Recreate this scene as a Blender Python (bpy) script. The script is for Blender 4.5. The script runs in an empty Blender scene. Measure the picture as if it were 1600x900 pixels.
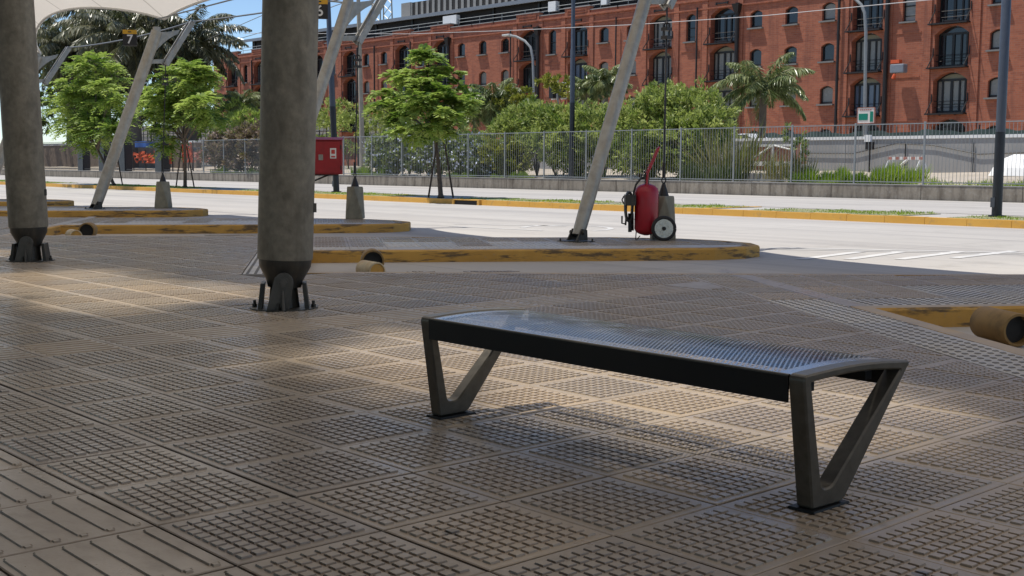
import bpy, math, random
import numpy as np
from mathutils import Vector, Matrix

R = math.radians
S = bpy.context.scene
COL = S.collection
rng = np.random.default_rng(7)
random.seed(7)

# ------------------------------------------------------------------ camera
CF, CP, CR, CY, CH = 1895.87, R(5.78875), R(.29853), R(47.97967), 1.11444
C0 = np.array([0, 0, CH])
FW = np.array([-math.sin(CY)*math.cos(CP), math.cos(CY)*math.cos(CP), -math.sin(CP)])
RT = np.array([math.cos(CY), math.sin(CY), 0.])
UP = np.cross(RT, FW)
R2 = RT*math.cos(CR) + UP*math.sin(CR)
U2 = -RT*math.sin(CR) + UP*math.cos(CR)
cam = bpy.data.cameras.new('Camera')
cam.sensor_width = 36
cam.lens = CF/1600*36
cam.clip_start = .05
cam.clip_end = 6000
co = bpy.data.objects.new('Camera', cam)
COL.objects.link(co)
m = Matrix.Identity(4)
for i in range(3):
    m[i][0], m[i][1], m[i][2], m[i][3] = R2[i], U2[i], -FW[i], C0[i]
co.matrix_world = m
S.camera = co

# survey helpers: where a line of sight meets a horizontal or vertical plane
def ray(x, y): return FW + (x-800)/CF*R2 - (y-450)/CF*U2
def gz(x, y, z=0.):
    d = ray(x, y); return C0 + d*(z-CH)/d[2]
def gy(x, y, Y):
    d = ray(x, y); return C0 + d*Y/d[1]
def gx(x, y, X):
    d = ray(x, y); return C0 + d*X/d[0]
def gd(x, y, dist):
    return C0 + ray(x, y)*dist

# ------------------------------------------------------------------ light
SUN = np.array([-.30, -.19, 1.0]); SUN /= np.linalg.norm(SUN)
SUN_EL = math.asin(SUN[2]); SUN_AZ = math.atan2(SUN[0], SUN[1])
w = bpy.data.worlds.new('World'); S.world = w; w.use_nodes = True
nt = w.node_tree; bg = nt.nodes['Background']
sky = nt.nodes.new('ShaderNodeTexSky'); sky.sky_type = 'NISHITA'
sky.sun_disc = False; sky.sun_elevation = SUN_EL; sky.sun_rotation = SUN_AZ
sky.altitude = 1800; sky.air_density = 1.0; sky.dust_density = .0; sky.ozone_density = 4.
nt.links.new(sky.outputs[0], bg.inputs[0]); bg.inputs[1].default_value = .13
sl = bpy.data.lights.new('Sun', 'SUN'); sl.energy = 4.9; sl.angle = R(.53); sl.color = (1, .955, .88)
so = bpy.data.objects.new('Sun', sl); COL.objects.link(so)
so.rotation_euler = Vector(SUN).to_track_quat('Z', 'Y').to_euler()
S.view_settings.view_transform = 'Standard'; S.view_settings.look = 'None'
S.view_settings.exposure = .12; S.view_settings.gamma = 1
S.cycles.max_bounces = 8; S.cycles.transparent_max_bounces = 12
S.cycles.caustics_reflective = False; S.cycles.caustics_refractive = False
S.cycles.sample_clamp_indirect = 4

# ------------------------------------------------------------------ materials
def newmat(name):
    ma = bpy.data.materials.new(name); ma.use_nodes = True
    return ma, ma.node_tree, ma.node_tree.nodes['Principled BSDF']
def nd(t, typ, **kw):
    n = t.nodes.new(typ)
    for k, v in kw.items():
        if isinstance(k, str) and hasattr(n, k): setattr(n, k, v)
    return n
def sock(t, node, key, val):
    if hasattr(val, 'is_output'): t.links.new(val, node.inputs[key])
    else: node.inputs[key].default_value = val
def noise(t, vec, scale, detail=4, rough=.55, dim='3D'):
    n = t.nodes.new('ShaderNodeTexNoise'); n.noise_dimensions = dim
    n.inputs['Scale'].default_value = scale; n.inputs['Detail'].default_value = detail
    n.inputs['Roughness'].default_value = rough
    if vec is not None: t.links.new(vec, n.inputs['Vector'])
    return n.outputs[0]
def ramp(t, fac, stops):
    n = t.nodes.new('ShaderNodeValToRGB'); e = n.color_ramp.elements
    while len(e) < len(stops): e.new(.5)
    for el, (p, c) in zip(e, stops):
        el.position = p; el.color = tuple(c)+(1,) if len(c) == 3 else c
    t.links.new(fac, n.inputs[0]); return n.outputs[0]
def mixc(t, fac, a, b, mode='MIX'):
    n = t.nodes.new('ShaderNodeMix'); n.data_type = 'RGBA'; n.blend_type = mode
    sock(t, n, 0, fac)
    for k, v in ((6, a), (7, b)):
        if hasattr(v, 'is_output'): t.links.new(v, n.inputs[k])
        else: n.inputs[k].default_value = tuple(v)+(1,)
    return n.outputs[2]
def mth(t, op, a, b=0., c=None, clamp=False):
    n = t.nodes.new('ShaderNodeMath'); n.operation = op; n.use_clamp = clamp
    sock(t, n, 0, a); sock(t, n, 1, b)
    if c is not None: sock(t, n, 2, c)
    return n.outputs[0]
def mapr(t, v, a, b, c, d, smooth=False):
    n = t.nodes.new('ShaderNodeMapRange'); n.clamp = True
    if smooth: n.interpolation_type = 'SMOOTHSTEP'
    t.links.new(v, n.inputs[0])
    for i, x in enumerate((a, b, c, d)): n.inputs[i+1].default_value = x
    return n.outputs[0]
def coord(t, which='Object'): return t.nodes.new('ShaderNodeTexCoord').outputs[which]
def wpos(t): return t.nodes.new('ShaderNodeNewGeometry').outputs['Position']
def scaled(t, v, s):
    n = t.nodes.new('ShaderNodeMapping'); n.inputs['Scale'].default_value = s
    t.links.new(v, n.inputs['Vector']); return n.outputs[0]
def bump(t, p, h, strength=.3, dist=.01):
    n = t.nodes.new('ShaderNodeBump'); n.inputs['Strength'].default_value = strength
    n.inputs['Distance'].default_value = dist
    t.links.new(h, n.inputs['Height']); t.links.new(n.outputs[0], p.inputs['Normal'])

def simple(name, c, rough=.6, metal=0., var=.18, scale=6., bmp=0., streak=None, spec=.5):
    """paint / metal / concrete with mottled colour and roughness"""
    ma, t, p = newmat(name)
    v = wpos(t)
    n1 = noise(t, v, scale, 5, .6)
    c = np.array(c)
    col = ramp(t, n1, [(.25, np.clip(c*(1-var), 0, 1)), (.75, np.clip(c*(1+var), 0, 1))])
    if streak:
        n2 = noise(t, scaled(t, v, streak[1]), 1., 4, .6)
        col = mixc(t, mapr(t, n2, .45, .72, 0, streak[2]), col, streak[0])
    t.links.new(col, p.inputs['Base Color'])
    t.links.new(mapr(t, n1, .2, .8, max(.05, rough-.1), min(1, rough+.1)), p.inputs['Roughness'])
    p.inputs['Metallic'].default_value = metal
    p.inputs['Specular IOR Level'].default_value = spec
    if bmp: bump(t, p, noise(t, v, scale*8, 4), .4, bmp)
    return ma

def leafmat(name, a, b, trans=.35, rough=.5):
    ma, t, p = newmat(name)
    at = t.nodes.new('ShaderNodeAttribute'); at.attribute_name = 'rnd'
    col = ramp(t, at.outputs['Fac'], [(0, a), (1, b)])
    t.links.new(col, p.inputs['Base Color']); p.inputs['Roughness'].default_value = rough
    p.inputs['Specular IOR Level'].default_value = .35
    tr = t.nodes.new('ShaderNodeBsdfTranslucent')
    t.links.new(mixc(t, .4, col, (.20, .31, .03)), tr.inputs[0])
    mx = t.nodes.new('ShaderNodeMixShader'); mx.inputs[0].default_value = trans
    out = t.nodes['Material Output']
    t.links.new(p.outputs[0], mx.inputs[1]); t.links.new(tr.outputs[0], mx.inputs[2])
    t.links.new(mx.outputs[0], out.inputs[0])
    return ma

def paving_mat(name, c, rough=.42, dirt=.5):
    ma, t, p = newmat(name)
    v = wpos(t)
    at = t.nodes.new('ShaderNodeAttribute'); at.attribute_name = 'rnd'
    c = np.array(c)
    base = ramp(t, at.outputs['Fac'], [(0, c*np.array([.80, .80, .84])), (.35, c*.95), (.7, c*np.array([1.04, 1.0, .93])), (1, c*np.array([1.16, 1.09, .98]))])
    n1 = noise(t, v, .9, 5, .6); n2 = noise(t, v, 7., 6, .65); n3 = noise(t, v, 60., 3, .6)
    col = mixc(t, mapr(t, n1, .38, .7, 0, .45), base, c*np.array([.72, .66, .58]))
    col = mixc(t, mapr(t, n2, .52, .72, 0, dirt), col, c*.5)
    col = mixc(t, mapr(t, n3, .3, .8, .0, .25), col, c*1.25)
    vo = t.nodes.new('ShaderNodeTexVoronoi'); vo.inputs['Scale'].default_value = 2.6; t.links.new(v, vo.inputs['Vector'])
    rc = t.nodes.new('ShaderNodeSeparateColor'); t.links.new(vo.outputs['Color'], rc.inputs[0])
    spot = mth(t, 'MULTIPLY', mth(t, 'LESS_THAN', vo.outputs['Distance'], mth(t, 'MULTIPLY', rc.outputs[1], .09)), mth(t, 'GREATER_THAN', rc.outputs[0], .62))
    col = mixc(t, mth(t, 'MULTIPLY', spot, .75), col, c*.28)
    n5 = noise(t, v, .45, 4, .6)
    col = mixc(t, mapr(t, n5, .52, .70, 0, .5), col, c*np.array([.62, .56, .50]))
    t.links.new(col, p.inputs['Base Color'])
    r = mth(t, 'ADD', mapr(t, n1, .3, .7, rough-.1, rough+.1), mapr(t, n2, .3, .7, -.07, .1))
    t.links.new(r, p.inputs['Roughness'])
    bump(t, p, n3, .25, .002)
    return ma

M = {}
M['tile'] = paving_mat('worn brown paving concrete', (.335, .28, .222), .33)
M['tile_pale'] = paving_mat('pale grey warning paving', (.47, .45, .42), .45, .5)
M['tile_dot'] = paving_mat('worn warning studs with painted shade', (.15, .145, .14), .45, .4)  # the studs' side shade is put into this darker colour
M['joint'] = simple('dirty joint filler', (.085, .075, .064), .95, var=.3, scale=9)
M['canopy'] = None
M['light_block'] = simple('dark light blocking slab', (.10, .095, .09), .7, var=.1, scale=1.)
M['black'] = simple('satin black steel', (.007, .007, .008), .5, var=.3, scale=12, spec=.25)
M['benchsteel'] = simple('bronze grey painted steel', (.092, .083, .068), .36, .35, var=.28, scale=26)
M['galv'] = simple('galvanised steel tube', (.33, .32, .29), .48, .55, var=.28, scale=7, streak=((.30, .24, .16), (9, 9, 1.2), .5))
M['galv_pale'] = simple('pale galvanised railing', (.27, .28, .275), .5, .25, var=.12, scale=5)
M['colsteel'] = simple('weathered grey column steel', (.20, .185, .15), .55, .1, var=.30, scale=16, streak=((.075, .066, .05), (7, 7, 3.2), .7), bmp=.003)
M['lug'] = simple('worn grey lug steel', (.085, .082, .075), .45, .4, var=.3, scale=12)
M['bracket'] = simple('dark painted bracket steel', (.035, .034, .031), .45, .3, var=.35, scale=14, streak=((.10, .085, .06), (14, 14, 6), .5))
M['red'] = simple('red enamel', (.34, .010, .022), .35, var=.15, scale=7)
M['redpaint'] = simple('dull red cabinet paint', (.30, .010, .014), .5, var=.18, scale=8)
M['white'] = simple('white paint', (.78, .78, .76), .5, var=.05)
M['whitelabel'] = simple('white label', (.72, .70, .66), .6, var=.05)
M['rubber'] = simple('black rubber', (.02, .02, .02), .75, var=.2)
M['chrome'] = simple('zinc plated rim', (.55, .55, .52), .3, .8, var=.25, scale=18)
M['yellow'] = simple('yellow sign enamel', (.72, .38, .02), .5, var=.06)
M['signblack'] = simple('black sign enamel', (.012, .012, .014), .5, var=.1)
M['concrete_block'] = simple('cast concrete', (.24, .225, .17), .85, var=.22, scale=8, streak=((.12, .11, .08), (6, 6, 1.), .5), bmp=.003)
M['pole'] = simple('blue grey lamp post paint', (.062, .072, .09), .42, .1, var=.12, scale=4)
M['pole_dark'] = simple('black lamp post base paint', (.013, .016, .022), .42, .1, var=.2, scale=4)
M['pole_pale'] = simple('weathered concrete pole', (.34, .30, .235), .8, var=.2, scale=3)
M['trunk'] = simple('brown bark', (.115, .085, .06), .9, var=.35, scale=9, bmp=.01)
M['trunk_grey'] = simple('grey palm bark', (.14, .115, .09), .9, var=.3, scale=6, bmp=.01)
M['stake'] = simple('dark timber stake', (.05, .035, .026), .85, var=.3)
M['wire'] = simple('steel cable', (.20, .21, .21), .5, .4, var=.1)
M['palewire'] = simple('pale plastic cable', (.45, .43, .42), .6, var=.1)
M['glass_dark'] = simple('dark window glass', (.012, .015, .017), .08, var=.2, scale=.6, spec=.7)
M['glass_blind'] = simple('window glass with grey blind', (.25, .245, .215), .28, var=.10, scale=.5)
M['glass_blue'] = simple('window glass with pale curtain', (.13, .165, .22), .15, var=.15, scale=.5)
M['fanlight'] = simple('olive fanlight board', (.24, .24, .17), .6, var=.1)
M['frame'] = simple('black window joinery', (.014, .015, .014), .5, var=.2)
M['sill'] = simple('grey stone sill', (.20, .195, .185), .8, var=.15)
M['iron'] = simple('black cast iron', (.016, .013, .012), .55, var=.3)
M['coping'] = simple('grey coping', (.30, .29, .28), .8, var=.15)
M['roof'] = simple('white metal roofing', (.72, .72, .71), .45, var=.05, scale=.4)
M['eave'] = simple('grey eave flashing', (.20, .22, .25), .5, var=.1)
M['void'] = simple('dark recess', (.018, .016, .015), .8, var=.3)
M['cap'] = simple('white wall capping', (.78, .77, .74), .7, var=.06)
M['tarp'] = simple('dark green site netting', (.045, .075, .068), .8, var=.35, scale=1.2)
M['barrier_red'] = simple('red site barrier', (.50, .045, .035), .6, var=.15)
M['orange'] = simple('orange safety netting', (.62, .10, .03), .7, var=.25, scale=5)
M['terracotta'] = simple('faded red soil boards', (.40, .17, .13), .85, var=.3, scale=3)
M['blue'] = simple('blue plastic', (.02, .12, .45), .5, var=.1)
M['green_sign'] = simple('green sign panel', (.0, .20, .13), .5, var=.05)
M['cream_sign'] = simple('cream sign board', (.70, .66, .60), .5, var=.05)
M['brownwall'] = simple('brown rubble wall', (.20, .15, .11), .9, var=.4, scale=2.5)
M['hose'] = simple('black rubber hose', (.012, .012, .012), .5, var=.1)
M['flower'] = simple('pale blue flowers', (.70, .72, .85), .7, var=.1)
M['car_white'] = simple('white car paint', (.75, .75, .76), .25, var=.04)
M['car_blue'] = simple('pale blue car paint', (.30, .42, .50), .25, var=.05)
M['lamp_glass'] = simple('frosted lamp glass', (.55, .55, .52), .4, var=.05)

M['leaf_young'] = leafmat('fresh feathery leaves', (.11, .20, .028), (.52, .62, .16), .46)
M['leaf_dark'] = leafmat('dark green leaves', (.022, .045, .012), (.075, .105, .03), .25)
M['leaf_shrub'] = leafmat('shrub leaves', (.11, .17, .03), (.54, .58, .19), .42)
M['leaf_flower'] = leafmat('small shrub leaves', (.09, .13, .04), (.42, .46, .17), .38)
M['leaf_yellow'] = leafmat('yellow green leaves', (.13, .155, .02), (.33, .31, .05), .35)
M['leaf_pink'] = leafmat('pinkish dry leaves', (.11, .075, .045), (.34, .235, .185), .25)
M['leaf_grass'] = leafmat('bright grass', (.17, .28, .02), (.42, .55, .06), .45)
M['leaf_reed'] = leafmat('straw and green blades', (.10, .115, .03), (.36, .31, .13), .3)
M['leaf_sedge'] = leafmat('grey green blades', (.06, .09, .03), (.20, .24, .10), .3)
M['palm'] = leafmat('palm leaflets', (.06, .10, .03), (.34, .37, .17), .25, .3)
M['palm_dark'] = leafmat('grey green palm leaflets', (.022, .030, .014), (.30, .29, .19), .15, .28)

# white membrane: lets daylight through, plus an added see-through band shaped for sun patches below
def canopy_mat():
    ma, t, p = newmat('cream coated membrane')
    v = wpos(t)
    sx = t.nodes.new('ShaderNodeSeparateXYZ'); t.links.new(v, sx.inputs[0])
    n1 = noise(t, v, .5, 4)
    col = ramp(t, n1, [(.3, (.62, .56, .475)), (.7, (.68, .615, .53))])
    fr = mth(t, 'FRACT', mth(t, 'MULTIPLY', mth(t, 'ADD', sx.outputs[0], mth(t, 'MULTIPLY', sx.outputs[1], .18)), .5))
    seam = mth(t, 'LESS_THAN', fr, .028)
    col = mixc(t, mth(t, 'MULTIPLY', seam, .6), col, (.30, .27, .22))
    t.links.new(col, p.inputs['Base Color']); p.inputs['Roughness'].default_value = .6
    tr = t.nodes.new('ShaderNodeBsdfTranslucent'); t.links.new(col, tr.inputs[0])
    mx = t.nodes.new('ShaderNodeMixShader'); mx.inputs[0].default_value = .62
    t.links.new(p.outputs[0], mx.inputs[1]); t.links.new(tr.outputs[0], mx.inputs[2])
    # made-up see-through strip, shaped to drop sun patches on the floor
    wob = mth(t, 'MULTIPLY', mth(t, 'SUBTRACT', noise(t, v, .9, 3), .5), 1.6)
    dy = mth(t, 'ABSOLUTE', mth(t, 'ADD', mth(t, 'ADD', sx.outputs[1], -3.2), wob))
    band = mapr(t, dy, .5, 1.3, 1, 0, True)
    ph = mth(t, 'COSINE', mth(t, 'MULTIPLY', mth(t, 'ADD', sx.outputs[0], 12.5), 2*math.pi/6.0))
    ph = mth(t, 'ADD', ph, mth(t, 'MULTIPLY', mth(t, 'SUBTRACT', noise(t, v, .7, 3), .5), 2.4))
    patch = mapr(t, ph, -.7, .35, .06, 1, True)
    fac = mth(t, 'MULTIPLY', mth(t, 'MULTIPLY', band, patch), .95)
    tp = t.nodes.new('ShaderNodeBsdfTransparent')
    tp.inputs[0].default_value = (1, .97, .90, 1)
    m2 = t.nodes.new('ShaderNodeMixShader'); t.links.new(fac, m2.inputs[0])
    t.links.new(mx.outputs[0], m2.inputs[1]); t.links.new(tp.outputs[0], m2.inputs[2])
    t.links.new(m2.outputs[0], t.nodes['Material Output'].inputs[0])
    return ma
M['canopy'] = canopy_mat()

def perforated():
    ma, t, p = newmat('perforated seat steel')
    v = coord(t)
    sx = t.nodes.new('ShaderNodeSeparateXYZ'); t.links.new(v, sx.inputs[0])
    P = .0185
    a = mth(t, 'DIVIDE', sx.outputs[0], P); b = mth(t, 'DIVIDE', sx.outputs[1], P*.866)
    row = mth(t, 'FLOOR', b)
    a = mth(t, 'ADD', a, mth(t, 'MULTIPLY', mth(t, 'MODULO', mth(t, 'ABSOLUTE', row), 2.), .5))
    fx = mth(t, 'SUBTRACT', mth(t, 'FRACT', mth(t, 'ADD', a, 100.)), .5)
    fy = mth(t, 'MULTIPLY', mth(t, 'SUBTRACT', mth(t, 'FRACT', mth(t, 'ADD', b, 100.)), .5), .866)
    d = mth(t, 'SQRT', mth(t, 'ADD', mth(t, 'MULTIPLY', fx, fx), mth(t, 'MULTIPLY', fy, fy)))
    ins = mth(t, 'LESS_THAN', d, .34)
    # plain margins along the edges
    ex = mth(t, 'LESS_THAN', mth(t, 'ABSOLUTE', sx.outputs[0]), .875)
    ey = mth(t, 'LESS_THAN', mth(t, 'ABSOLUTE', mth(t, 'ADD', sx.outputs[1], -.0)), .275)
    fac = mth(t, 'MULTIPLY', ins, mth(t, 'MULTIPLY', ex, ey))
    n1 = noise(t, v, 9, 4)
    t.links.new(ramp(t, n1, [(.3, (.36, .40, .46)), (.7, (.44, .48, .54))]), p.inputs['Base Color'])
    p.inputs['Metallic'].default_value = .85
    t.links.new(mapr(t, n1, .3, .7, .18, .30), p.inputs['Roughness'])
    tp = t.nodes.new('ShaderNodeBsdfTransparent')
    mx = t.nodes.new('ShaderNodeMixShader'); t.links.new(fac, mx.inputs[0])
    t.links.new(p.outputs[0], mx.inputs[1]); t.links.new(tp.outputs[0], mx.inputs[2])
    t.links.new(mx.outputs[0], t.nodes['Material Output'].inputs[0])
    return ma
M['perf'] = perforated()

def kerb_mat():
    ma, t, p = newmat('chipped yellow kerb paint')
    v = wpos(t)
    n1 = noise(t, v, 1.6, 5, .65); n2 = noise(t, scaled(t, v, (1.4, 1.4, 9)), 1., 5, .7); n3 = noise(t, v, 25, 3)
    col = ramp(t, n1, [(.3, (.42, .225, .042)), (.7, (.58, .33, .07))])
    col = mixc(t, mapr(t, n2, .52, .60, 0, .88), col, (.075, .055, .035))
    col = mixc(t, mapr(t, n3, .6, .75, 0, .5), col, (.30, .24, .16))
    t.links.new(col, p.inputs['Base Color']); p.inputs['Roughness'].default_value = .7
    bump(t, p, n3, .3, .004)
    return ma
M['kerb'] = kerb_mat()
M['kerbstone'] = simple('worn pinkish kerb stone', (.36, .30, .245), .75, var=.2, scale=3., streak=((.42, .26, .07), (3, 3, 3), .35))
def kerb_mat2():
    ma, t, p = newmat('yellow kerb paint')
    v = wpos(t)
    n1 = noise(t, v, .8, 5, .65); n3 = noise(t, v, 5, 4)
    col = ramp(t, n1, [(.3, (.58, .30, .045)), (.7, (.66, .37, .07))])
    col = mixc(t, mapr(t, n3, .58, .75, 0, .6), col, (.30, .21, .10))
    t.links.new(col, p.inputs['Base Color']); p.inputs['Roughness'].default_value = .7
    return ma
M['kerb2'] = kerb_mat2()

def road_mat():
    ma, t, p = newmat('worn concrete road')
    v = wpos(t)
    n1 = noise(t, scaled(t, v, (.10, .45, 1)), 1., 6, .6); n2 = noise(t, v, 1.8, 6, .65)
    n4 = noise(t, scaled(t, v, (.05, 1.2, 1)), 1., 4, .6)
    col = ramp(t, n1, [(.3, (.36, .335, .305)), (.7, (.455, .425, .385))])
    col = mixc(t, mapr(t, n2, .5, .8, 0, .4), col, (.34, .315, .29))
    col = mixc(t, mapr(t, n4, .50, .70, 0, .7), col, (.27, .25, .235))
    n5 = noise(t, v, .55, 5, .7)
    col = mixc(t, mapr(t, n5, .58, .74, 0, .55), col, (.24, .222, .20))
    sx = t.nodes.new('ShaderNodeSeparateXYZ'); t.links.new(v, sx.inputs[0])
    jx = mth(t, 'LESS_THAN', mth(t, 'FRACT', mth(t, 'MULTIPLY', mth(t, 'ADD', sx.outputs[0], 500.), 1/5.)), .004)
    jy = mth(t, 'LESS_THAN', mth(t, 'FRACT', mth(t, 'MULTIPLY', mth(t, 'ADD', sx.outputs[1], 498.6), 1/4.)), .006)
    col = mixc(t, mth(t, 'MULTIPLY', mth(t, 'MAXIMUM', jx, jy), .55), col, (.13, .12, .11))
    t.links.new(col, p.inputs['Base Color']); p.inputs['Roughness'].default_value = .8
    bump(t, p, noise(t, v, 30, 4), .3, .004)
    return ma
M['road'] = road_mat()
M['pipebrown'] = simple('worn brown yellow pipe', (.27, .165, .055), .75, var=.35, scale=5, streak=((.06, .045, .03), (5, 5, 5), .8))
M['pipepale'] = simple('scuffed cream pipe paint', (.50, .42, .28), .7, var=.25, scale=9, streak=((.35, .18, .04), (8, 8, 8), .6))

def wall_mat():
    ma, t, p = newmat('stained low concrete wall')
    v = wpos(t)
    n1 = noise(t, v, .7, 5, .6); n2 = noise(t, scaled(t, v, (2.2, 2.2, .35)), 1., 5, .65); n3 = noise(t, v, 9., 4)
    col = ramp(t, n1, [(.3, (.24, .205, .16)), (.7, (.33, .285, .225))])
    col = mixc(t, mapr(t, n2, .44, .64, 0, .85), col, (.095, .075, .055))
    col = mixc(t, mapr(t, n3, .5, .8, 0, .35), col, (.42, .40, .36))
    t.links.new(col, p.inputs['Base Color']); p.inputs['Roughness'].default_value = .85
    bump(t, p, n3, .3, .01)
    return ma
M['lowwall'] = wall_mat()
M['rampwall'] = simple('fair faced concrete', (.33, .32, .305), .8, var=.12, scale=.6, streak=((.25, .24, .225), (1.6, 1.6, .2), .6))

def brick_mat():
    ma, t, p = newmat('red brick')
    v = wpos(t)
    sx = t.nodes.new('ShaderNodeSeparateXYZ'); t.links.new(v, sx.inputs[0])
    cx = t.nodes.new('ShaderNodeCombineXYZ')
    t.links.new(sx.outputs[0], cx.inputs[0]); t.links.new(sx.outputs[2], cx.inputs[1])
    br = t.nodes.new('ShaderNodeTexBrick'); t.links.new(cx.outputs[0], br.inputs['Vector'])
    br.inputs['Scale'].default_value = 1.; br.inputs['Brick Width'].default_value = .5; br.inputs['Row Height'].default_value = .17
    br.inputs['Mortar Size'].default_value = .016
    br.inputs['Color1'].default_value = (.42, .130, .064, 1); br.inputs['Color2'].default_value = (.275, .076, .038, 1)
    br.inputs['Mortar'].default_value = (.31, .165, .115, 1)
    n1 = noise(t, v, .35, 6, .65); n2 = noise(t, scaled(t, v, (1.4, 1.4, .12)), 1., 5, .6); n3 = noise(t, v, 3.2, 5, .7)
    col = mixc(t, mapr(t, n1, .35, .7, 0, .5), br.outputs[0], (.33, .118, .066))
    col = mixc(t, mapr(t, n3, .5, .75, 0, .45), col, (.26, .068, .042))
    col = mixc(t, mapr(t, n2, .52, .72, 0, .65), col, (.13, .048, .035))
    t.links.new(col, p.inputs['Base Color']); p.inputs['Roughness'].default_value = .85
    return ma
M['brick'] = brick_mat()

def soil_mat(name, a, b, c):
    ma, t, p = newmat(name)
    v = wpos(t)
    n1 = noise(t, v, .5, 6, .65); n2 = noise(t, v, 5, 5, .7)
    col = ramp(t, n1, [(.35, a), (.65, b)])
    col = mixc(t, mapr(t, n2, .45, .75, 0, .7), col, c)
    t.links.new(col, p.inputs['Base Color']); p.inputs['Roughness'].default_value = .95
    bump(t, p, n2, .5, .05)
    return ma
M['soil'] = soil_mat('dry sandy soil', (.36, .31, .24), (.45, .39, .32), (.27, .22, .16))
M['turf'] = soil_mat('thin turf', (.20, .20, .10), (.28, .27, .15), (.40, .35, .26))
M['earth'] = soil_mat('bare earth', (.20, .18, .14), (.27, .24, .19), (.14, .12, .09))
M['slab'] = simple('median paving', (.40, .375, .34), .85, var=.15, scale=1.4)
M['paint'] = simple('worn white road paint', (.54, .525, .50), .7, var=.12, scale=2.)

# ------------------------------------------------------------------ mesh helpers
WLOC = {}
def tagp(o, label=None, cat=None, group=None, kind=None):
    if label: o['label'] = label
    if cat: o['category'] = cat
    if group: o['group'] = group
    if kind: o['kind'] = kind
    return o
def thing(name, loc, label, cat, group=None):
    o = bpy.data.objects.new(name, None); COL.objects.link(o)
    o.location = tuple(float(x) for x in loc); o.empty_display_size = .2
    WLOC[o.name] = np.array(loc, float)
    return tagp(o, label, cat, group)
def unit(v):
    v = np.asarray(v, float); return v/np.linalg.norm(v)

class MB:
    def __init__(s): s.v = []; s.f = []; s.mi = []; s.n = 0; s.cur = 0; s.rnd = []; s.r = .5
    def add(s, verts, faces):
        verts = np.asarray(verts, float).reshape(-1, 3)
        s.v.append(verts)
        for f in faces:
            s.f.append([i+s.n for i in f]); s.mi.append(s.cur); s.rnd.append(s.r)
        s.n += len(verts); return s
    def hexa(s, b, t_):
        return s.add(list(b)+list(t_), [(3, 2, 1, 0), (4, 5, 6, 7), (0, 1, 5, 4), (1, 2, 6, 5), (2, 3, 7, 6), (3, 0, 4, 7)])
    def box(s, c, d, ax=None, ay=None, az=None):
        c = np.asarray(c, float)
        ax = np.array([1, 0, 0.]) if ax is None else unit(ax)
        ay = np.array([0, 1, 0.]) if ay is None else unit(ay)
        az = np.cross(ax, ay) if az is None else unit(az)
        x, y, z = ax*d[0]/2, ay*d[1]/2, az*d[2]/2
        return s.hexa([c-x-y-z, c+x-y-z, c+x+y-z, c-x+y-z], [c-x-y+z, c+x-y+z, c+x+y+z, c-x+y+z])
    def bx(s, x0, x1, y0, y1, z0, z1):
        return s.box(((x0+x1)/2, (y0+y1)/2, (z0+z1)/2), (x1-x0, y1-y0, z1-z0))
    def tube(s, pts, rad, n=10, caps=True):
        pts = [np.asarray(p, float) for p in pts]
        if np.isscalar(rad): rad = [rad]*len(pts)
        ref = None; rings = []
        for i, p in enumerate(pts):
            d = unit(pts[min(i+1, len(pts)-1)]-pts[max(i-1, 0)])
            if ref is None:
                a = np.array([0, 0, 1.]) if abs(d[2]) < .9 else np.array([1., 0, 0])
                ref = unit(np.cross(d, a))
            u = unit(ref-d*np.dot(ref, d)); w_ = np.cross(d, u); ref = u
            an = np.arange(n)*2*math.pi/n
            rings.append(p+rad[i]*(np.cos(an)[:, None]*u+np.sin(an)[:, None]*w_))
        V = np.concatenate(rings); F = []
        for i in range(len(pts)-1):
            for k in range(n):
                a = i*n+k; b = i*n+(k+1) % n
                F.append((a, b, b+n, a+n))
        if caps:
            F.append(tuple(range(n-1, -1, -1))); F.append(tuple(range((len(pts)-1)*n, len(pts)*n)))
        return s.add(V, F)
    def prism(s, poly, o, ux, uy, uz, depth):
        """polygon (list of 2-D points in the ux,uy frame at o) extruded by depth along uz"""
        o = np.asarray(o, float); ux = unit(ux); uy = unit(uy); uz = unit(uz)
        P = [o+a*ux+b*uy for a, b in poly]; n = len(P)
        V = P+[p+uz*depth for p in P]
        F = [tuple(range(n-1, -1, -1)), tuple(range(n, 2*n))]+[(i, (i+1) % n, (i+1) % n+n, i+n) for i in range(n)]
        if np.dot(np.cross(ux, uy), uz) < 0: F = [f[::-1] for f in F]
        return s.add(V, F)
    def build(s, name, mat, parent=None, smooth=False, bevel=0, label=None, cat=None, group=None, kind=None, mats=None):
        V = np.concatenate(s.v) if s.v else np.zeros((0, 3))
        off = np.zeros(3)
        if parent is not None: off = WLOC[parent.name]
        me = bpy.data.meshes.new(name)
        me.from_pydata((V-off).tolist(), [], s.f)
        for k in (mats or [mat]): me.materials.append(k)
        me.polygons.foreach_set('material_index', np.array(s.mi, dtype=np.int32))
        if smooth: me.polygons.foreach_set('use_smooth', np.ones(len(s.f), dtype=bool))
        a = me.attributes.new('rnd', 'FLOAT', 'FACE'); a.data.foreach_set('value', np.array(s.rnd, dtype=np.float32))
        me.update()
        o = bpy.data.objects.new(name, me); COL.objects.link(o)
        if parent is not None: o.parent = parent; WLOC[o.name] = off
        else: WLOC[o.name] = np.zeros(3)
        if bevel:
            b = o.modifiers.new('Bevel', 'BEVEL'); b.width = bevel; b.segments = 2; b.limit_method = 'ANGLE'; b.angle_limit = R(40)
        if smooth:
            e = o.modifiers.new('Split', 'EDGE_SPLIT'); e.split_angle = R(42)
        return tagp(o, label, cat, group, kind)

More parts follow.
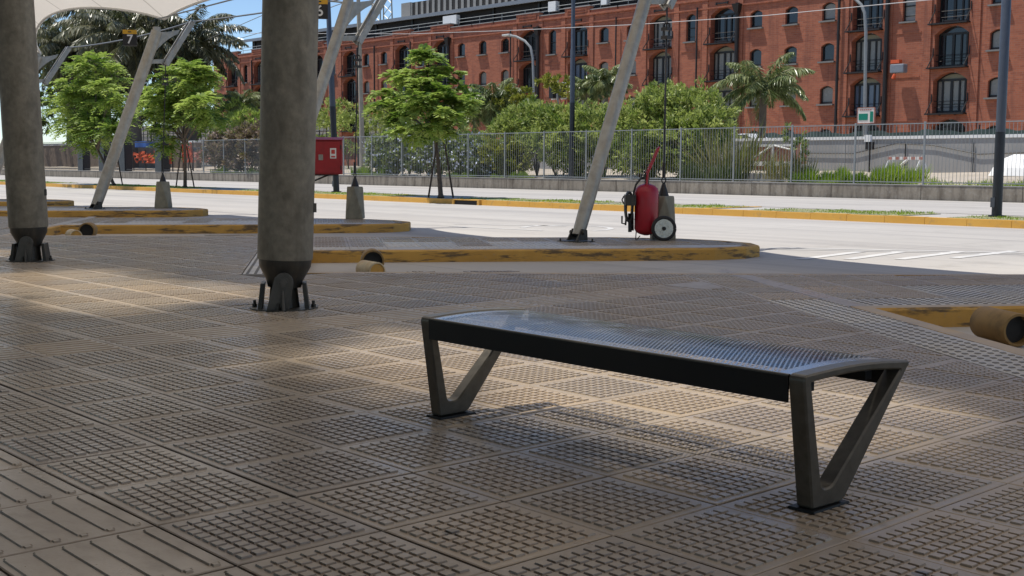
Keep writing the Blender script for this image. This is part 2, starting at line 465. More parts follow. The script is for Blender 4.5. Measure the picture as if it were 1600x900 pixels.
def raw(name, V, F4, mat, rnd=None, parent=None, **tags):
    """big quad mesh from arrays"""
    me = bpy.data.meshes.new(name); n = len(F4)
    off = WLOC[parent.name] if parent is not None else np.zeros(3)
    V = (np.asarray(V)-off).astype(np.float32)
    me.vertices.add(len(V)); me.vertices.foreach_set('co', V.ravel())
    me.loops.add(n*4); me.loops.foreach_set('vertex_index', np.asarray(F4, dtype=np.int32).ravel())
    me.polygons.add(n); me.polygons.foreach_set('loop_start', np.arange(n, dtype=np.int32)*4)
    me.polygons.foreach_set('loop_total', np.full(n, 4, dtype=np.int32))
    me.update(calc_edges=True)
    me.polygons.foreach_set('use_smooth', np.zeros(n, dtype=bool))
    me.materials.append(mat)
    if rnd is not None:
        a = me.attributes.new('rnd', 'FLOAT', 'FACE'); a.data.foreach_set('value', np.asarray(rnd, dtype=np.float32))
    o = bpy.data.objects.new(name, me); COL.objects.link(o)
    if parent is not None: o.parent = parent; WLOC[o.name] = off
    else: WLOC[o.name] = np.zeros(3)
    return tagp(o, **tags)

def kids(o): return [c for c in bpy.data.objects if c.parent == o]
def copy_tree(o, parent=None):
    c = o.copy(); COL.objects.link(c)
    if parent is not None: c.parent = parent
    for ch in kids(o): copy_tree(ch, c)
    return c

def text_mesh(txt, size, depth=.004):
    cu = bpy.data.curves.new('glyphs', 'FONT'); cu.body = txt; cu.size = size; cu.extrude = depth
    cu.align_x = 'CENTER'; cu.align_y = 'CENTER'; cu.offset = size*.012
    o = bpy.data.objects.new('glyphs', cu); COL.objects.link(o)
    dg = bpy.context.evaluated_depsgraph_get()
    me = bpy.data.meshes.new_from_object(o.evaluated_get(dg))
    bpy.data.objects.remove(o); bpy.data.curves.remove(cu)
    return me

# ================================================================== SETTING
# ---- sawtooth platform
MOD = 8.2
A4 = np.array([-5.15, 8.54])
DF = np.array([math.cos(R(57)), math.sin(R(57))])      # along a finger
DN = np.array([DF[1], -DF[0]])                         # out of its near flank
def bay(k):                                            # k = 0 nearest
    a = A4-np.array([MOD*k, 0])
    return dict(A=a, B=a+np.array([2.54, -1.76]),
        near=[a+np.array(q) for q in ((0, 0), (.65, 1.02), (2.45, 3.72), (2.95, 4.55), (3.06, 5.1), (2.95, 5.55), (2.55, 5.9), (1.9, 6.02), (1.2, 5.9))],
        far=[a+np.array(q) for q in ((.3, 5.3), (-.41, 4.28), (-5.66, -1.76))])
BAYS = [bay(k) for k in range(-2, 9)]
edge = []                                              # from +X to -X along the front of the platform
for i, b in enumerate(BAYS):
    edge.append(b['B']); edge += b['near']; edge += b['far'][:-1]
edge.append(BAYS[-1]['far'][-1])
edge = [np.asarray(e) for e in edge]
outline = edge+[np.array([-90, edge[-1][1]]), np.array([-90, -12.]), np.array([14., -12.]), np.array([14., edge[0][1]])]
def in_poly(p, poly):
    x, y = p; c = False; j = len(poly)-1
    for i in range(len(poly)):
        xi, yi = poly[i]; xj, yj = poly[j]
        if (yi > y) != (yj > y) and x < (xj-xi)*(y-yi)/(yj-yi)+xi: c = not c
        j = i
    return c
def inset_poly(pts, d):
    out = []
    n = len(pts)
    for i in range(n):
        p0, p1, p2 = pts[(i-1) % n], pts[i], pts[(i+1) % n]
        e1 = unit(np.append(p1-p0, 0))[:2]; e2 = unit(np.append(p2-p1, 0))[:2]
        n1 = np.array([-e1[1], e1[0]]); n2 = np.array([-e2[1], e2[0]])
        b = n1+n2; b = b/max(1e-6, np.linalg.norm(b)); k = 1/max(.35, np.dot(b, n1))
        out.append(p1+b*d*k)
    return out
area = sum(outline[i][0]*outline[(i+1) % len(outline)][1]-outline[(i+1) % len(outline)][0]*outline[i][1] for i in range(len(outline)))
sgn = 1 if area > 0 else -1
inner = inset_poly(outline, .16*sgn)
# platform body (joint bed just under the tiles)
import bmesh
from mathutils.geometry import tessellate_polygon
tri = tessellate_polygon([[Vector((p[0], p[1], 0)) for p in inner]])
mb = MB()
mb.add([(p[0], p[1], -.006) for p in inner], [tuple(t_) for t_ in tri])
o = mb.build('platform', M['joint'], kind='structure')
# kerb stones: painted face, bare stone top
mb = MB(); n = len(outline); mt_ = MB()
TIP = set()
for i in range(n):
    j = (i+1) % n
    a, b, c, d = outline[i], outline[j], inner[j], inner[i]
    a2 = a+(d-a)*.12; b2 = b+(c-b)*.12
    mb.add([(*a, -.20), (*b, -.20), (*b, -.02), (*a, -.02)], [(0, 1, 2, 3)])
    mb.add([(*a, -.02), (*b, -.02), (*b2, .001), (*a2, .001)], [(0, 1, 2, 3)])
    tip = any(np.linalg.norm((a+b)/2-(q['A']+np.array([2.3, 5.5]))) < 1.7 for q in BAYS)
    (mb if tip else mt_).add([(*a2, .001), (*b2, .001), (*c, .001), (*d, .001)], [(0, 1, 2, 3)])
    mb.add([(*d, .001), (*c, .001), (*c, -.02), (*d, -.02)], [(0, 1, 2, 3)])
mb.build('platform_kerb', M['kerb'], kind='structure')
mt_.build('kerb_top', M['kerbstone'], kind='structure')

# ---- paving tiles as real relief
T = .5; OX, OY = -9.90518*T, 4.26148*T
def in_view(x, y, lim=27):
    d = -x*math.sin(CY)+y*math.cos(CY); l = x*math.cos(CY)+y*math.sin(CY)
    return d > .3 and d < lim and abs(l) < .66*d+3.
class Relief:
    def __init__(s): s.V = []; s.F = []; s.r = []; s.n = 0
    def slab(s, cx, cy, ux, uy, hx, hy, z, rr, tilt=(0, 0), ch=.004):
        b = []
        for (dz, sh) in ((-.008, 0), (-ch*.6, 0), (0, ch)):
            for sx, sy in ((-1, -1), (1, -1), (1, 1), (-1, 1)):
                x, y = sx*(hx-sh), sy*(hy-sh)
                b.append((cx+ux[0]*x+uy[0]*y, cy+ux[1]*x+uy[1]*y, z+dz+tilt[0]*x+tilt[1]*y))
        s.V.append(np.array(b))
        F = [(8, 9, 10, 11)]
        for L in (0, 4):
            for k in range(4): F.append((L+k, L+(k+1) % 4, L+4+(k+1) % 4, L+4+k))
        s.F.append(np.array(F)+s.n); s.r += [rr]*len(F); s.n += 12
    def pads(s, P, ux, uy, hx, hy, z, h, rr, taper=.0035, tilt=None):
        """P: (n,2) local centres given as world xy; frusta with half sizes hx,hy"""
        P = np.asarray(P); n = len(P)
        if n == 0: return
        ux = np.array(ux); uy = np.array(uy)
        q = []
        for (dz, sh) in ((0, 0), (h, taper)):
            for sx, sy in ((-1, -1), (1, -1), (1, 1), (-1, 1)):
                xy = P+ux*(sx*(hx-sh))+uy*(sy*(hy-sh))
                q.append(np.c_[xy, (np.zeros(n)+z+dz)])
        q = np.stack(q, 1).reshape(-1, 3)
        base = np.array([(4, 5, 6, 7), (0, 1, 5, 4), (1, 2, 6, 5), (2, 3, 7, 6), (3, 0, 4, 7)])
        F = (base[None]+(np.arange(n)*8)[:, None, None]).reshape(-1, 4)
        s.V.append(q); s.F.append(F+s.n); s.r += [rr]*len(F); s.n += n*8
    def build(s, name, mat, **k):
        return raw(name, np.concatenate(s.V), np.concatenate(s.F), mat, np.array(s.r), **k)
RL = Relief(); RP = Relief(); RD = Relief()            # brown tiles, pale tiles, dark studs
CUT = MB(); CUTP = MB()
EDGES = [(inner_e, inner_f) for inner_e, inner_f in zip(inset_poly(outline, .165*sgn), inset_poly(outline, .165*sgn)[1:]+inset_poly(outline, .165*sgn)[:1])]
def clip_half(poly, p, nrm):
    """keep the side where (q-p).nrm >= 0"""
    out = []
    for i in range(len(poly)):
        a, b = poly[i], poly[(i+1) % len(poly)]
        da, db = (a-p)@nrm, (b-p)@nrm
        if da >= 0: out.append(a)
        if da*db < 0: out.append(a+(b-a)*(da/(da-db)))
    return out
def tile(cx, cy, ux, uy, kind, jx=.0022, jy=.0022, rel=None, planes=()):
    rel = RL if rel is None else rel
    ux = np.array(ux); uy = np.array(uy); c = np.array([cx, cy])
    rr = float(np.clip(rng.normal(.5, .24), 0, 1)); z = rng.normal(0, .0009); tl = rng.normal(0, .0016, 2)
    keep = None
    hx, hy = T/2-jx, T/2-jy
    sq = [c-ux*hx-uy*hy, c+ux*hx-uy*hy, c+ux*hx+uy*hy, c-ux*hx+uy*hy]
    full = sq; cl = list(planes)
    for e, f in EDGES:
        d = f-e; L_ = np.linalg.norm(d)
        if L_ < 1e-6: continue
        d = d/L_; nn = np.array([-d[1], d[0]])*sgn
        q = (c-e)@d
        if -.12 < q < L_+.12 and abs((c-e)@nn) < .36:
            cl.append((e, nn))
    cut = full
    for p, nn in cl:
        cut = clip_half(cut, p, nn)
        if len(cut) < 3: return
    ar = lambda P: .5*abs(sum(P[i][0]*P[(i+1) % len(P)][1]-P[(i+1) % len(P)][0]*P[i][1] for i in range(len(P))))
    if ar(cut) < .998*ar(full):
        if ar(cut) < .004: return
        keep = cut
        mbc = CUTP if rel is RP else CUT
        mbc.r = rr
        n_ = len(cut); mbc.add([(q[0], q[1], z) for q in cut]+[(q[0], q[1], -.008) for q in cut], [tuple(range(n_))]+[(i, n_+i, n_+(i+1) % n_, (i+1) % n_) for i in range(n_)])
    else:
        rel.slab(cx, cy, ux, uy, hx, hy, z, rr, tl)
    z -= .0008
    def inside(P):
        if keep is None: return P
        return np.array([p for p in P if in_poly(p, keep) and all(((p-q)@nn) > .018 for q, nn in cl)]).reshape(-1, 2)
    if kind == 'pads':
        n = 9; pit = .0485
        k = (np.arange(n)-(n-1)/2)*pit
        gx_, gy_ = np.meshgrid(k, k)
        P = inside(c+gx_.ravel()[:, None]*ux+gy_.ravel()[:, None]*uy)
        rel.pads(P, ux, uy, .0187, .0187, z, .0066, rr, .0022)
    elif kind in ('barx', 'bary'):
        if keep is not None: return
        a, b = (ux, uy) if kind == 'barx' else (uy, ux)
        n = 6; k = (np.arange(n)-(n-1)/2)*T/n
        P = c+k[:, None]*b
        rel.pads(P, a, b, .206, .0185, z, .0060, rr, .004)
        for e in (-1, 1):
            rel.pads(P+a*e*.210, a, b, .012, .0125, z, .0056, rr, .004)
    elif kind == 'dots':
        n = 6; pit = .082
        k = (np.arange(n)-(n-1)/2)*pit
        gx_, gy_ = np.meshgrid(k, k)
        P = inside(c+gx_.ravel()[:, None]*ux+gy_.ravel()[:, None]*uy)
        RD.pads(P, ux, uy, .0175, .0175, z, .007, rr, .006)
EX, EY = np.array([1., 0]), np.array([0, 1.])
S0 = -.68
def zone_rot(p):
    """tiles laid to the finger's own grid"""
    for i, b in enumerate(BAYS):
        r = p-b['A']; s_ = r@DF; t_ = -(r@DN)
        if s_ > S0 and -3.2 < t_ < 3.62: return i
    return None
# main field
for i in range(-70, 20):
    for j in range(-10, 20):
        c = np.array([OX+(i+.5)*T, OY+(j+.5)*T])
        if not in_view(*c): continue
        cor = [c+np.array(q)*T/2*.98 for q in ((-1, -1), (1, -1), (1, 1), (-1, 1))]
        if not (in_poly(c, outline) or any(in_poly(q, outline) for q in cor)): continue
        zc = [zone_rot(q) for q in cor]; pl = []
        if all(z is not None for z in zc): continue
        if any(z is not None for z in zc):
            k_ = [z for z in zc if z is not None][0]; A_ = BAYS[k_]['A']
            if any(((q-A_)@DF) < S0 for q in cor): pl.append((A_+DF*(S0-.004), -DF))
            else:
                t0_ = -((c-A_)@DN); pl.append((A_-DN*3.624, -DN) if t0_ > 0 else (A_+DN*3.204, DN))
        kind = 'pads'
        if j == -2: kind = 'barx'
        if i == -5: kind = 'bary'
        tile(c[0], c[1], EX, EY, kind, .006 if i in (3, 4) else .0022, .006 if j in (-1, 0) else .0022, planes=pl)
# fingers, 57 degree grid
UXF, UYF = DF, np.array([-DF[1], DF[0]])
for bi, b in enumerate(BAYS):
    for i in range(-2, 16):
        for j in range(-8, 9):
            c = b['A']+DF*((i+.5)*T)-DN*((j+.5)*T+.17)
            if not in_view(*c, 36) or not in_poly(c, outline): continue
            if zone_rot(c) != bi: continue
            pl = []
            if j < 0:
                if i != -1: continue
                tile(c[0]-DF[0]*.17, c[1]-DF[1]*.17, UXF, UYF, 'dots', rel=RP); continue
            if i < 0:
                if i == -1 and j > 0: tile(c[0]-DF[0]*.17, c[1]-DF[1]*.17, UXF, UYF, 'pads')
                elif i == -1: tile(c[0]-DF[0]*.17, c[1]-DF[1]*.17, UXF, UYF, 'dots', rel=RP)
            elif j == 0: tile(c[0], c[1], UXF, UYF, 'dots' if bi == 2 else 'bary', rel=RP)
            elif bi == 2 and j in (1, 2) and 2 <= i < 8: tile(c[0], c[1], UXF, UYF, 'dots', rel=RP)
            elif j in (1, 2) and i in (2, 3, 5, 6): tile(c[0], c[1], UXF, UYF, 'bary', rel=RP)
            elif j >= 6: tile(c[0], c[1], UXF, UYF, 'bary', rel=RP)
            else: tile(c[0], c[1], UXF, UYF, 'pads')
for b in BAYS:
    q_ = [b['A']+DF*s_-DN*t_ for s_, t_ in ((-.166, .176), (-.004, .176), (-.004, 3.6), (-.166, 3.6))][::-1]
    if in_view(*q_[0], 36): CUT.r = .5; CUT.add([(p[0], p[1], -.0005) for p in q_], [(0, 1, 2, 3)])
CUT.build('cut_tiles', M['tile'], kind='structure'); CUTP.build('cut_warning_tiles', M['tile_pale'], kind='structure')
RL.build('paving_tiles', M['tile'], kind='structure')
RP.build('warning_tiles', M['tile_pale'], kind='structure')
RD.build('warning_studs', M['tile_dot'], kind='structure')
# ---- road, median, ground
mb = MB(); mb.add([(-330, -20, -.16), (90, -20, -.16), (90, 43.5, -.16), (-330, 43.5, -.16)], [(0, 1, 2, 3)])
mb.build('road', M['road'], kind='structure')
mb = MB(); mb.add([(-3000, -3000, -.5), (3000, -3000, -.5), (3000, 3000, -.5), (-3000, 3000, -.5)], [(0, 1, 2, 3)])
mb.build('ground', M['earth'], kind='structure')
def strip(mb, a, b, wd, z=-.155):
    a = np.array(a[:2]); b = np.array(b[:2]); d = unit(np.append(b-a, 0))[:2]; nn = np.array([-d[1], d[0]])*wd/2
    mb.add([(*(a-nn), z), (*(b-nn), z), (*(b+nn), z), (*(a+nn), z)], [(0, 1, 2, 3)])
mb = MB()
zr = -.155
def rd(x, y): return gz(x, y, zr)
strip(mb, (-11.45, 15.75), (-8.35, 17.85), .13); strip(mb, (-11.3, 15.45), (-8.1, 17.55), .08, -.1545)
for (p, q) in (((1250, 405), (1345, 393)), ((1325, 405), (1410, 393)), ((1405, 405), (1500, 393)), ((1490, 403), (1585, 392))):
    strip(mb, rd(*p), rd(*q), .17, -.154)
for k in range(14):
    a0, a1 = R(-60+k*17), R(-60+(k+1)*17)
    cc = np.array([-17.6, 17.35]); ax_ = np.array([.67, .74]); ay_ = np.array([-.74, .67])
    p = cc+ax_*.9*math.cos(a0)+ay_*1.1*math.sin(a0); q = cc+ax_*.9*math.cos(a1)+ay_*1.1*math.sin(a1)
    strip(mb, p, q, .13)
strip(mb, (-19.6, 15.9), (-17.2, 16.3), .13); strip(mb, (-20.3, 16.6), (-18.2, 17.9), .13)
mb.build('road_markings', M['paint'], kind='structure')
# median with yellow kerbs
MX0, MX1 = -170, 40
mb = MB(); mb.bx(MX0, MX1, 25.22, 27.78, -.3, -.012); mb.build('median', M['slab'], kind='structure')
mb = MB()
X = MX0
while X < MX1:
    L = 1.0+.0*rng.random()
    dz = rng.normal(0, .004)
    mb.hexa([(X+.004, 25., -.3), (X+L-.004, 25., -.3), (X+L-.004, 25.22, -.3), (X+.004, 25.22, -.3)],
            [(X+.004, 25.025, dz), (X+L-.004, 25.025, dz), (X+L-.004, 25.22, dz), (X+.004, 25.22, dz)])
    X += L
for px, py in ((612, 304), (845, 316), (1187, 323), (118, 284)):
    q = gz(px, py, 0); mb.bx(q[0]-.1, q[0]+.1, 25.225, 27.6, -.1, .01)
mb.build('median_kerb', M['kerb2'], kind='structure')
mb = MB(); mb.bx(MX0, MX1, 27.785, 28.0, -.3, .0); mb.build('median_back_kerb', M['slab'], kind='structure')
# turf patches on the median
GR = [(-30.9, -25.1), (-24.5, -20.3), (-19.0, -14.8), (-13.6, -8), (-45.5, -34.6), (-60, -50), (-84, -66)]
mb = MB()
for a, b in GR: mb.bx(a, b, 25.26, 27.2, -.1, .004)
mb.build('median_turf', M['turf'], kind='structure')

# garden ground behind the low wall, rising to the ramp wall
mb = MB(); xs = np.linspace(-330, 60, 130); ys = np.array([43.8, 45, 48, 52, 56, 62, 75, 94.5])
def gh(x, y):
    return .36+np.clip((y-44)/12, 0, 1)*.5+.05*np.sin(x*1.3+y)*np.clip((y-43.8), 0, 1)
V = [(x, y, gh(x, y)) for y in ys for x in xs]; nx = len(xs)
F = [(j*nx+i, j*nx+i+1, (j+1)*nx+i+1, (j+1)*nx+i) for j in range(len(ys)-1) for i in range(nx-1)]
mb.add(V, F); mb.build('garden_ground', M['soil'], kind='structure')

# ================================================================== LARGE STRUCTURES
# ---- low wall under the railing
lw = thing('low_wall', (-40, 43.6, -.16), 'long low stained concrete wall at the far side of the road, carrying the railing', 'wall')
mb = MB(); mc = MB(); X = -300.
while X < 60:
    L = 4.05
    mb.bx(X+.012, X+L-.012, 43.6, 43.86, -.4, .40)
    mc.bx(X+.012, X+L-.012, 43.585, 43.875, .402, .435); X += L
mb.bx(-300, 60, 43.63, 43.83, -.4, .38)
mb.build('wall_body', M['lowwall'], lw); mc.build('coping', M['rampwall'], lw)

# ---- pale railing on the wall: 2.35 m panels of round bars between posts
rl = thing('railing', (-40, 43.73, .43), 'long pale galvanised railing of thin upright bars standing on the low wall', 'fence')
X = -86.0; z0, z1 = .44, 2.84
pp = []
while X < -8:
    pp.append(X); X += 3.07
for a, b in zip(pp[:-1], pp[1:]):
    mb = MB()
    mb.bx(a+.04, b-.04, 43.715, 43.745, z1-.05, z1-.01); mb.bx(a+.04, b-.04, 43.715, 43.745, z0+.06, z0+.10)
    k = 20
    for q in range(1, k):
        x = a+(b-a)*q/k; mb.tube([(x, 43.73, z0+.03), (x, 43.73, z1-.03)], .0095, 5, False)
    mb.build('railing_panel', M['galv_pale'], rl)
    mb = MB(); mb.bx(a-.035, a+.035, 43.70, 43.76, z0, z1+.04); mb.build('post', M['galv_pale'], rl)
# ---- darker old railing on the left, with heavy posts
rl = thing('dark_railing', (-110, 43.73, .43), 'dark iron railing with heavy black square posts behind the two left trees', 'fence')
X = -180.; mb = MB()
while X < -86.2:
    mb.tube([(X, 43.73, .45), (X, 43.73, 3.0)], .018, 4, False); X += .21
mb.bx(-180, -86.2, 43.70, 43.76, 2.75, 2.82); mb.bx(-180, -86.2, 43.70, 43.76, .55, .62)
mb.build('railing_bars', M['iron'], rl)
for px in (130, 163, 195, 252):
    q = gy(px, 250, 43.9)
    mb = MB(); mb.bx(q[0]-.55, q[0]+.55, 43.62, 44.3, .44, 3.35+.0*q[0]); mb.build('post', M['pole_dark'], rl)

# ---- concrete ramp wall
rw = thing('ramp_wall', (-35, 56, .7), 'pale concrete retaining wall with a white cap beyond the railing', 'wall')
mb = MB(); X = -64.
while X < -4:
    mb.bx(X+.01, X+3.5-.01, 56, 56.35, -.2, 2.52+.0*X); X += 3.5
mb.bx(-64, -4, 56.05, 56.3, -.2, 2.5)
mb.build('wall_body', M['rampwall'], rw)
mb = MB(); mb.bx(-64, -4, 55.95, 56.4, 2.524, 2.68); mb.build('cap', M['cap'], rw)
mb = MB()
for pts in ([(-42, 2.1), (-39, 1.85), (-35.5, 1.8), (-33, 2.3), (-31, 2.2), (-28.6, 1.75), (-24, 1.9)],):
    mb.tube([(x, 55.93, z) for x, z in pts], .025, 5)
for x in (-32.5, -28.9, -26.2): mb.tube([(x, 55.94, .8), (x, 55.94, 2.3)], .03, 5)
mb.build('cable', M['iron'], rw)

# ---- brick warehouse
YB = 95.; bd = thing('brick_warehouse', (-100, YB, 0), 'long four-storey red brick warehouse with arched windows and black balconies filling the background', 'building')
SLOT = 3.965; X0 = -47.4
kinds = {}
seq = 'sdndsssdndssdndsssdndssdndsssdnds'
for k, c in enumerate(seq): kinds[k] = c
kinds[-1] = 's'; kinds[-2] = 'd'; kinds[-3] = 'n'; kinds[-4] = 'd'; kinds[-5] = 's'
ROWS = [dict(z=14.85), dict(z=11.25), dict(z=7.45), dict(z=3.6)]
spec = {'s': (1.36, -.72, .62, .28), 'n': (1.2, -1.45, .95, .3), 'd': (3.0, -1.85, .85, .66)}   # width, sill, spring, rise (about the row centre)
wm = MB(); NA = 10
zl = [-1.0]+[ (ROWS[i]['z']+ROWS[i+1]['z'])/2-.2 for i in (2, 1, 0)]+[17.45]
holes = []
def arch(w_, zs, zp, rise):
    """outline of an arched opening, from bottom left over the top to bottom right"""
    pts = [(-w_/2, zs)]
    for i in range(NA+1):
        u = -1+2*i/NA; pts.append((u*w_/2, zp+rise*(1-u*u)))
    pts.append((w_/2, zs)); return pts
DEPTH = {'s': .35, 'n': .35, 'd': .75}
for k, kd in kinds.items():
    xc = X0-SLOT*k; xl, xr = xc-SLOT/2, xc+SLOT/2
    for r in range(4):
        zb, zt = zl[3-r], zl[4-r]
        if kd == 'n' and r in (1, 2, 3):               # blank brick under the narrow windows
            wm.add([(xl, YB, zb), (xr, YB, zb), (xr, YB, zt), (xl, YB, zt)], [(0, 1, 2, 3)]); continue
        w_, a, b, ri = spec[kd]; zc = ROWS[r]['z']
        if kd == 's' and r == 2: zc += .0
        H = arch(w_, zc+a, zc+b, ri)
        H = [(xc+u, v) for u, v in H]
        # strips: left, right, below, above
        zs = H[0][1]; zp = H[1][1]
        wm.add([(xl, YB, zb), (H[0][0], YB, zb), (H[0][0], YB, zt), (xl, YB, zt)], [(0, 1, 2, 3)])
        wm.add([(H[-1][0], YB, zb), (xr, YB, zb), (xr, YB, zt), (H[-1][0], YB, zt)], [(0, 1, 2, 3)])
        wm.add([(H[0][0], YB, zb), (H[-1][0], YB, zb), (H[-1][0], YB, zs), (H[0][0], YB, zs)], [(0, 1, 2, 3)])
        for i in range(1, len(H)-2):
            p, q = H[i], H[i+1]
            wm.add([(p[0], YB, p[1]), (q[0], YB, q[1]), (q[0], YB, zt), (p[0], YB, zt)], [(0, 1, 2, 3)])
        dp = DEPTH[kd]
        for i in range(len(H)-1):                      # reveals
            p, q = H[i], H[i+1]
            wm.add([(p[0], YB, p[1]), (p[0], YB+dp, p[1]), (q[0], YB+dp, q[1]), (q[0], YB, q[1])], [(0, 1, 2, 3)])
        p, q = H[-1], H[0]
        wm.add([(p[0], YB, p[1]), (p[0], YB+dp, p[1]), (q[0], YB+dp, q[1]), (q[0], YB, q[1])], [(0, 1, 2, 3)])
        holes.append((kd, r, k, xc, zc))
xR = X0+SLOT*5.5; xL = X0-SLOT*32.5
# shallow pilasters beside the door bays, string courses, gable ends
for k, kd in kinds.items():
    xc = X0-SLOT*k
    if kd == 'd':
        for e in (-1, 1): wm.bx(xc+e*2.15-.32, xc+e*2.15+.32, YB-.10, YB-.003, -1, 17.2)
    if kd == 'n':
        for z in (12.4, 8.7, 5.): wm.bx(xc-1.2, xc+1.2, YB-.05, YB-.004, z, z+.12)
wm.bx(xL, xR, YB-.12, YB-.006, 16.35, 16.5)
wm.bx(xL, xR, YB-.16, YB-.008, 17.2, 17.44)
wm.bx(xL+.01, xL+.3, YB+.01, YB+30, -1, 17.4); wm.bx(xR-.3, xR-.01, YB+.01, YB+30, -1, 17.4)
# parapet: raised pieces over the doors with rounded shoulders and sunk panels
cp = MB()
for k, kd in kinds.items():
    xc = X0-SLOT*k
    if kd == 'd':
        wm.bx(xc-1.9, xc+1.9, YB-.12, YB+.5, 17.451, 18.15)
        for (a, b, c, d) in ((-1.5, 1.5, 17.86, 17.95), (-1.5, 1.5, 17.55, 17.62), (-1.5, -1.4, 17.621, 17.859), (1.4, 1.5, 17.621, 17.859)):
            wm.bx(xc+a, xc+b, YB-.2, YB-.122, c, d)
        cp.bx(xc-2., xc+2., YB-.2, YB+.55, 18.153, 18.28)
    else:
        wm.bx(xc-SLOT/2-.08, xc+SLOT/2+.08, YB-.002, YB+.45, 17.452, 17.72)
        cp.bx(xc-SLOT/2-.08, xc+SLOT/2+.08, YB-.08, YB+.5, 17.723, 17.82)
wm.build('wall', M['brick'], bd); cp.build('coping', M['coping'], bd)
# set-back attic, roof and plant
mb = MB(); mb.bx(xL+9, xR, YB+1.8, YB+1.95, 17., 19.75)
mb.build('attic_glazing', M['void'], bd)
for k in range(0, 33, 2):
    x = X0-SLOT*k; mb = MB(); mb.bx(x-.12, x+.12, YB+1.6, YB+1.79, 17.5, 19.7); mb.build('attic_post', M['frame'], bd)
mb = MB(); mb.hexa([(xL+7, YB+.9, 19.72), (xR, YB+.9, 19.72), (xR, YB+24, 22.6), (xL+7, YB+24, 22.6)],
                   [(xL+7, YB+.9, 20.0), (xR, YB+.9, 20.0), (xR, YB+24, 22.9), (xL+7, YB+24, 22.9)])
rf = mb.build('roof', M['roof'], bd)
mb = MB(); mb.bx(xL+7, xR, YB+.8, YB+.897, 19.6, 20.02); mb.build('fascia', M['eave'], rf)
mb = MB(); mb.bx(-134, -104, YB+6, YB+12, 20.6, 22.75)
bxp = mb.build('plant_room', M['void'], bd)
mb = MB()
for x in np.arange(-134, -104, 1.2): mb.bx(x, x+.5, YB+5.9, YB+5.99, 20.7, 22.7)
mb.bx(-134.6, -132.6, YB+5.8, YB+6.5, 20.6, 22.8)
mb.build('louvre', M['sill'], bxp)
mb = MB(); mb.bx(-104, -84, YB+6, YB+12, 20.6, 23.4); mb.build('roof_unit', M['white'], bd)
for (x, w_) in ((-119, 2.6), (-100.2, 1.2), (-92, .8)):
    mb = MB(); mb.bx(x, x+w_, YB+.5, YB+1.1, 18.2, 19.3); mb.build('roof_vent', M['white'], bd)
mb = MB()
for z in (18.35, 18.75): mb.tube([(xL+8, YB+.75, z), (xR, YB+.75, z)], .045, 5)
for x in np.arange(xL+8, xR, 4.): mb.tube([(x, YB+.75, 17.6), (x, YB+.75, 18.75)], .04, 5)
mb.build('roof_rail', M['galv_pale'], bd)
# windows: one prototype per kind, copied with its sub-parts
def make_window(kd, paneM, fan):
    w_, a, b, ri = spec[kd]; dp = DEPTH[kd]
    H = arch(w_-.02, a+.01, b, ri-.01)
    base = WLOC[bd.name]
    off = base
    mb = MB()
    fw_ = .11
    Hi = [(max(-w_/2+fw_, min(w_/2-fw_, u)), max(a+fw_, v-(fw_ if i not in (0, len(H)-1) else 0))) for i, (u, v) in enumerate(H)]
    y = dp-.09
    for i in range(len(H)):
        j = (i+1) % len(H)
        p, q, r_, s_ = H[i], H[j], Hi[j], Hi[i]
        mb.add([off+np.array([u, y, v]) for u, v in (p, q, r_, s_)]+[off+np.array([u, y+.09, v]) for u, v in (p, q, r_, s_)],
               [(0, 1, 2, 3), (3, 2, 6, 7), (0, 4, 5, 1)])
    if kd == 's': mb.box(off+np.array([0, y+.03, a+(b-a)*.12]), (w_-.1, .06, .10))
    if kd == 'n': mb.box(off+np.array([0, y+.03, a+(b-a)*.55]), (w_-.1, .06, .10)); mb.box(off+np.array([0, y+.03, a+(b-a)*.2]), (w_-.1, .05, .06))
    if kd == 'd':
        mb.box(off+np.array([0, y+.02, b+.05]), (w_-.1, .12, .18))
        for u in (-.98, -.18, .52, 1.02): mb.box(off+np.array([u, y+.02, (a+b)/2]), (.14 if u != -.18 else .22, .1, b-a))
        mb.box(off+np.array([0, y+.04, a+.75]), (w_-.2, .05, .05)); mb.box(off+np.array([0, y+.03, a+.12]), (w_-.1, .08, .2))
    f = mb.build('window_frame', M['frame'], bd)
    mb = MB(); P = [off+np.array([u, dp-.02, v]) for u, v in Hi]
    mb.add(P, [tuple(range(len(P)))])
    mb.build('pane', paneM, f)
    if kd == 'd' and fan:
        Hf = [q for q in Hi if q[1] > b+.06]
        Hf = [(Hf[0][0], b+.12)]+Hf+[(Hf[-1][0], b+.12)]
        mb = MB(); mb.add([off+np.array([u, dp-.05, v]) for u, v in Hf], [tuple(range(len(Hf)))]); mb.build('fanlight', M['fanlight'], f)
    if kd != 'd':
        mb = MB(); mb.box(off+np.array([0, -.06, a-.07]), (w_+.34, .5, .13)); mb.build('sill', M['sill'], f)
    else:
        mb = MB(); mb.box(off+np.array([-.15, -.22, a-.07]), (w_+.45, .85, .12))
        for u in (-w_/2-.1, w_/2+.1):
            mb.tube([off+np.array([u, -.85, a]), off+np.array([u, -.02, a+1.0])], .05, 5)
            mb.tube([off+np.array([u, -.02, a+1.0]), off+np.array([u, .0, a+1.6])], .06, 5)
        for v in (.5, 1.0): mb.tube([off+np.array([-w_/2, .25, a+v]), off+np.array([w_/2, .25, a+v])], .022, 4)
        mb.build('balcony', M['iron'], f)
        mb = MB(); mb.box(off+np.array([-.1, -.06, b+ri+.42]), (1.35, .1, .12))
        for u in (-.78, .58): mb.box(off+np.array([u, -.08, b+ri+.42]), (.12, .14, .24))
        mb.build('wall_tie', M['iron'], f)
    return f
protos = {}
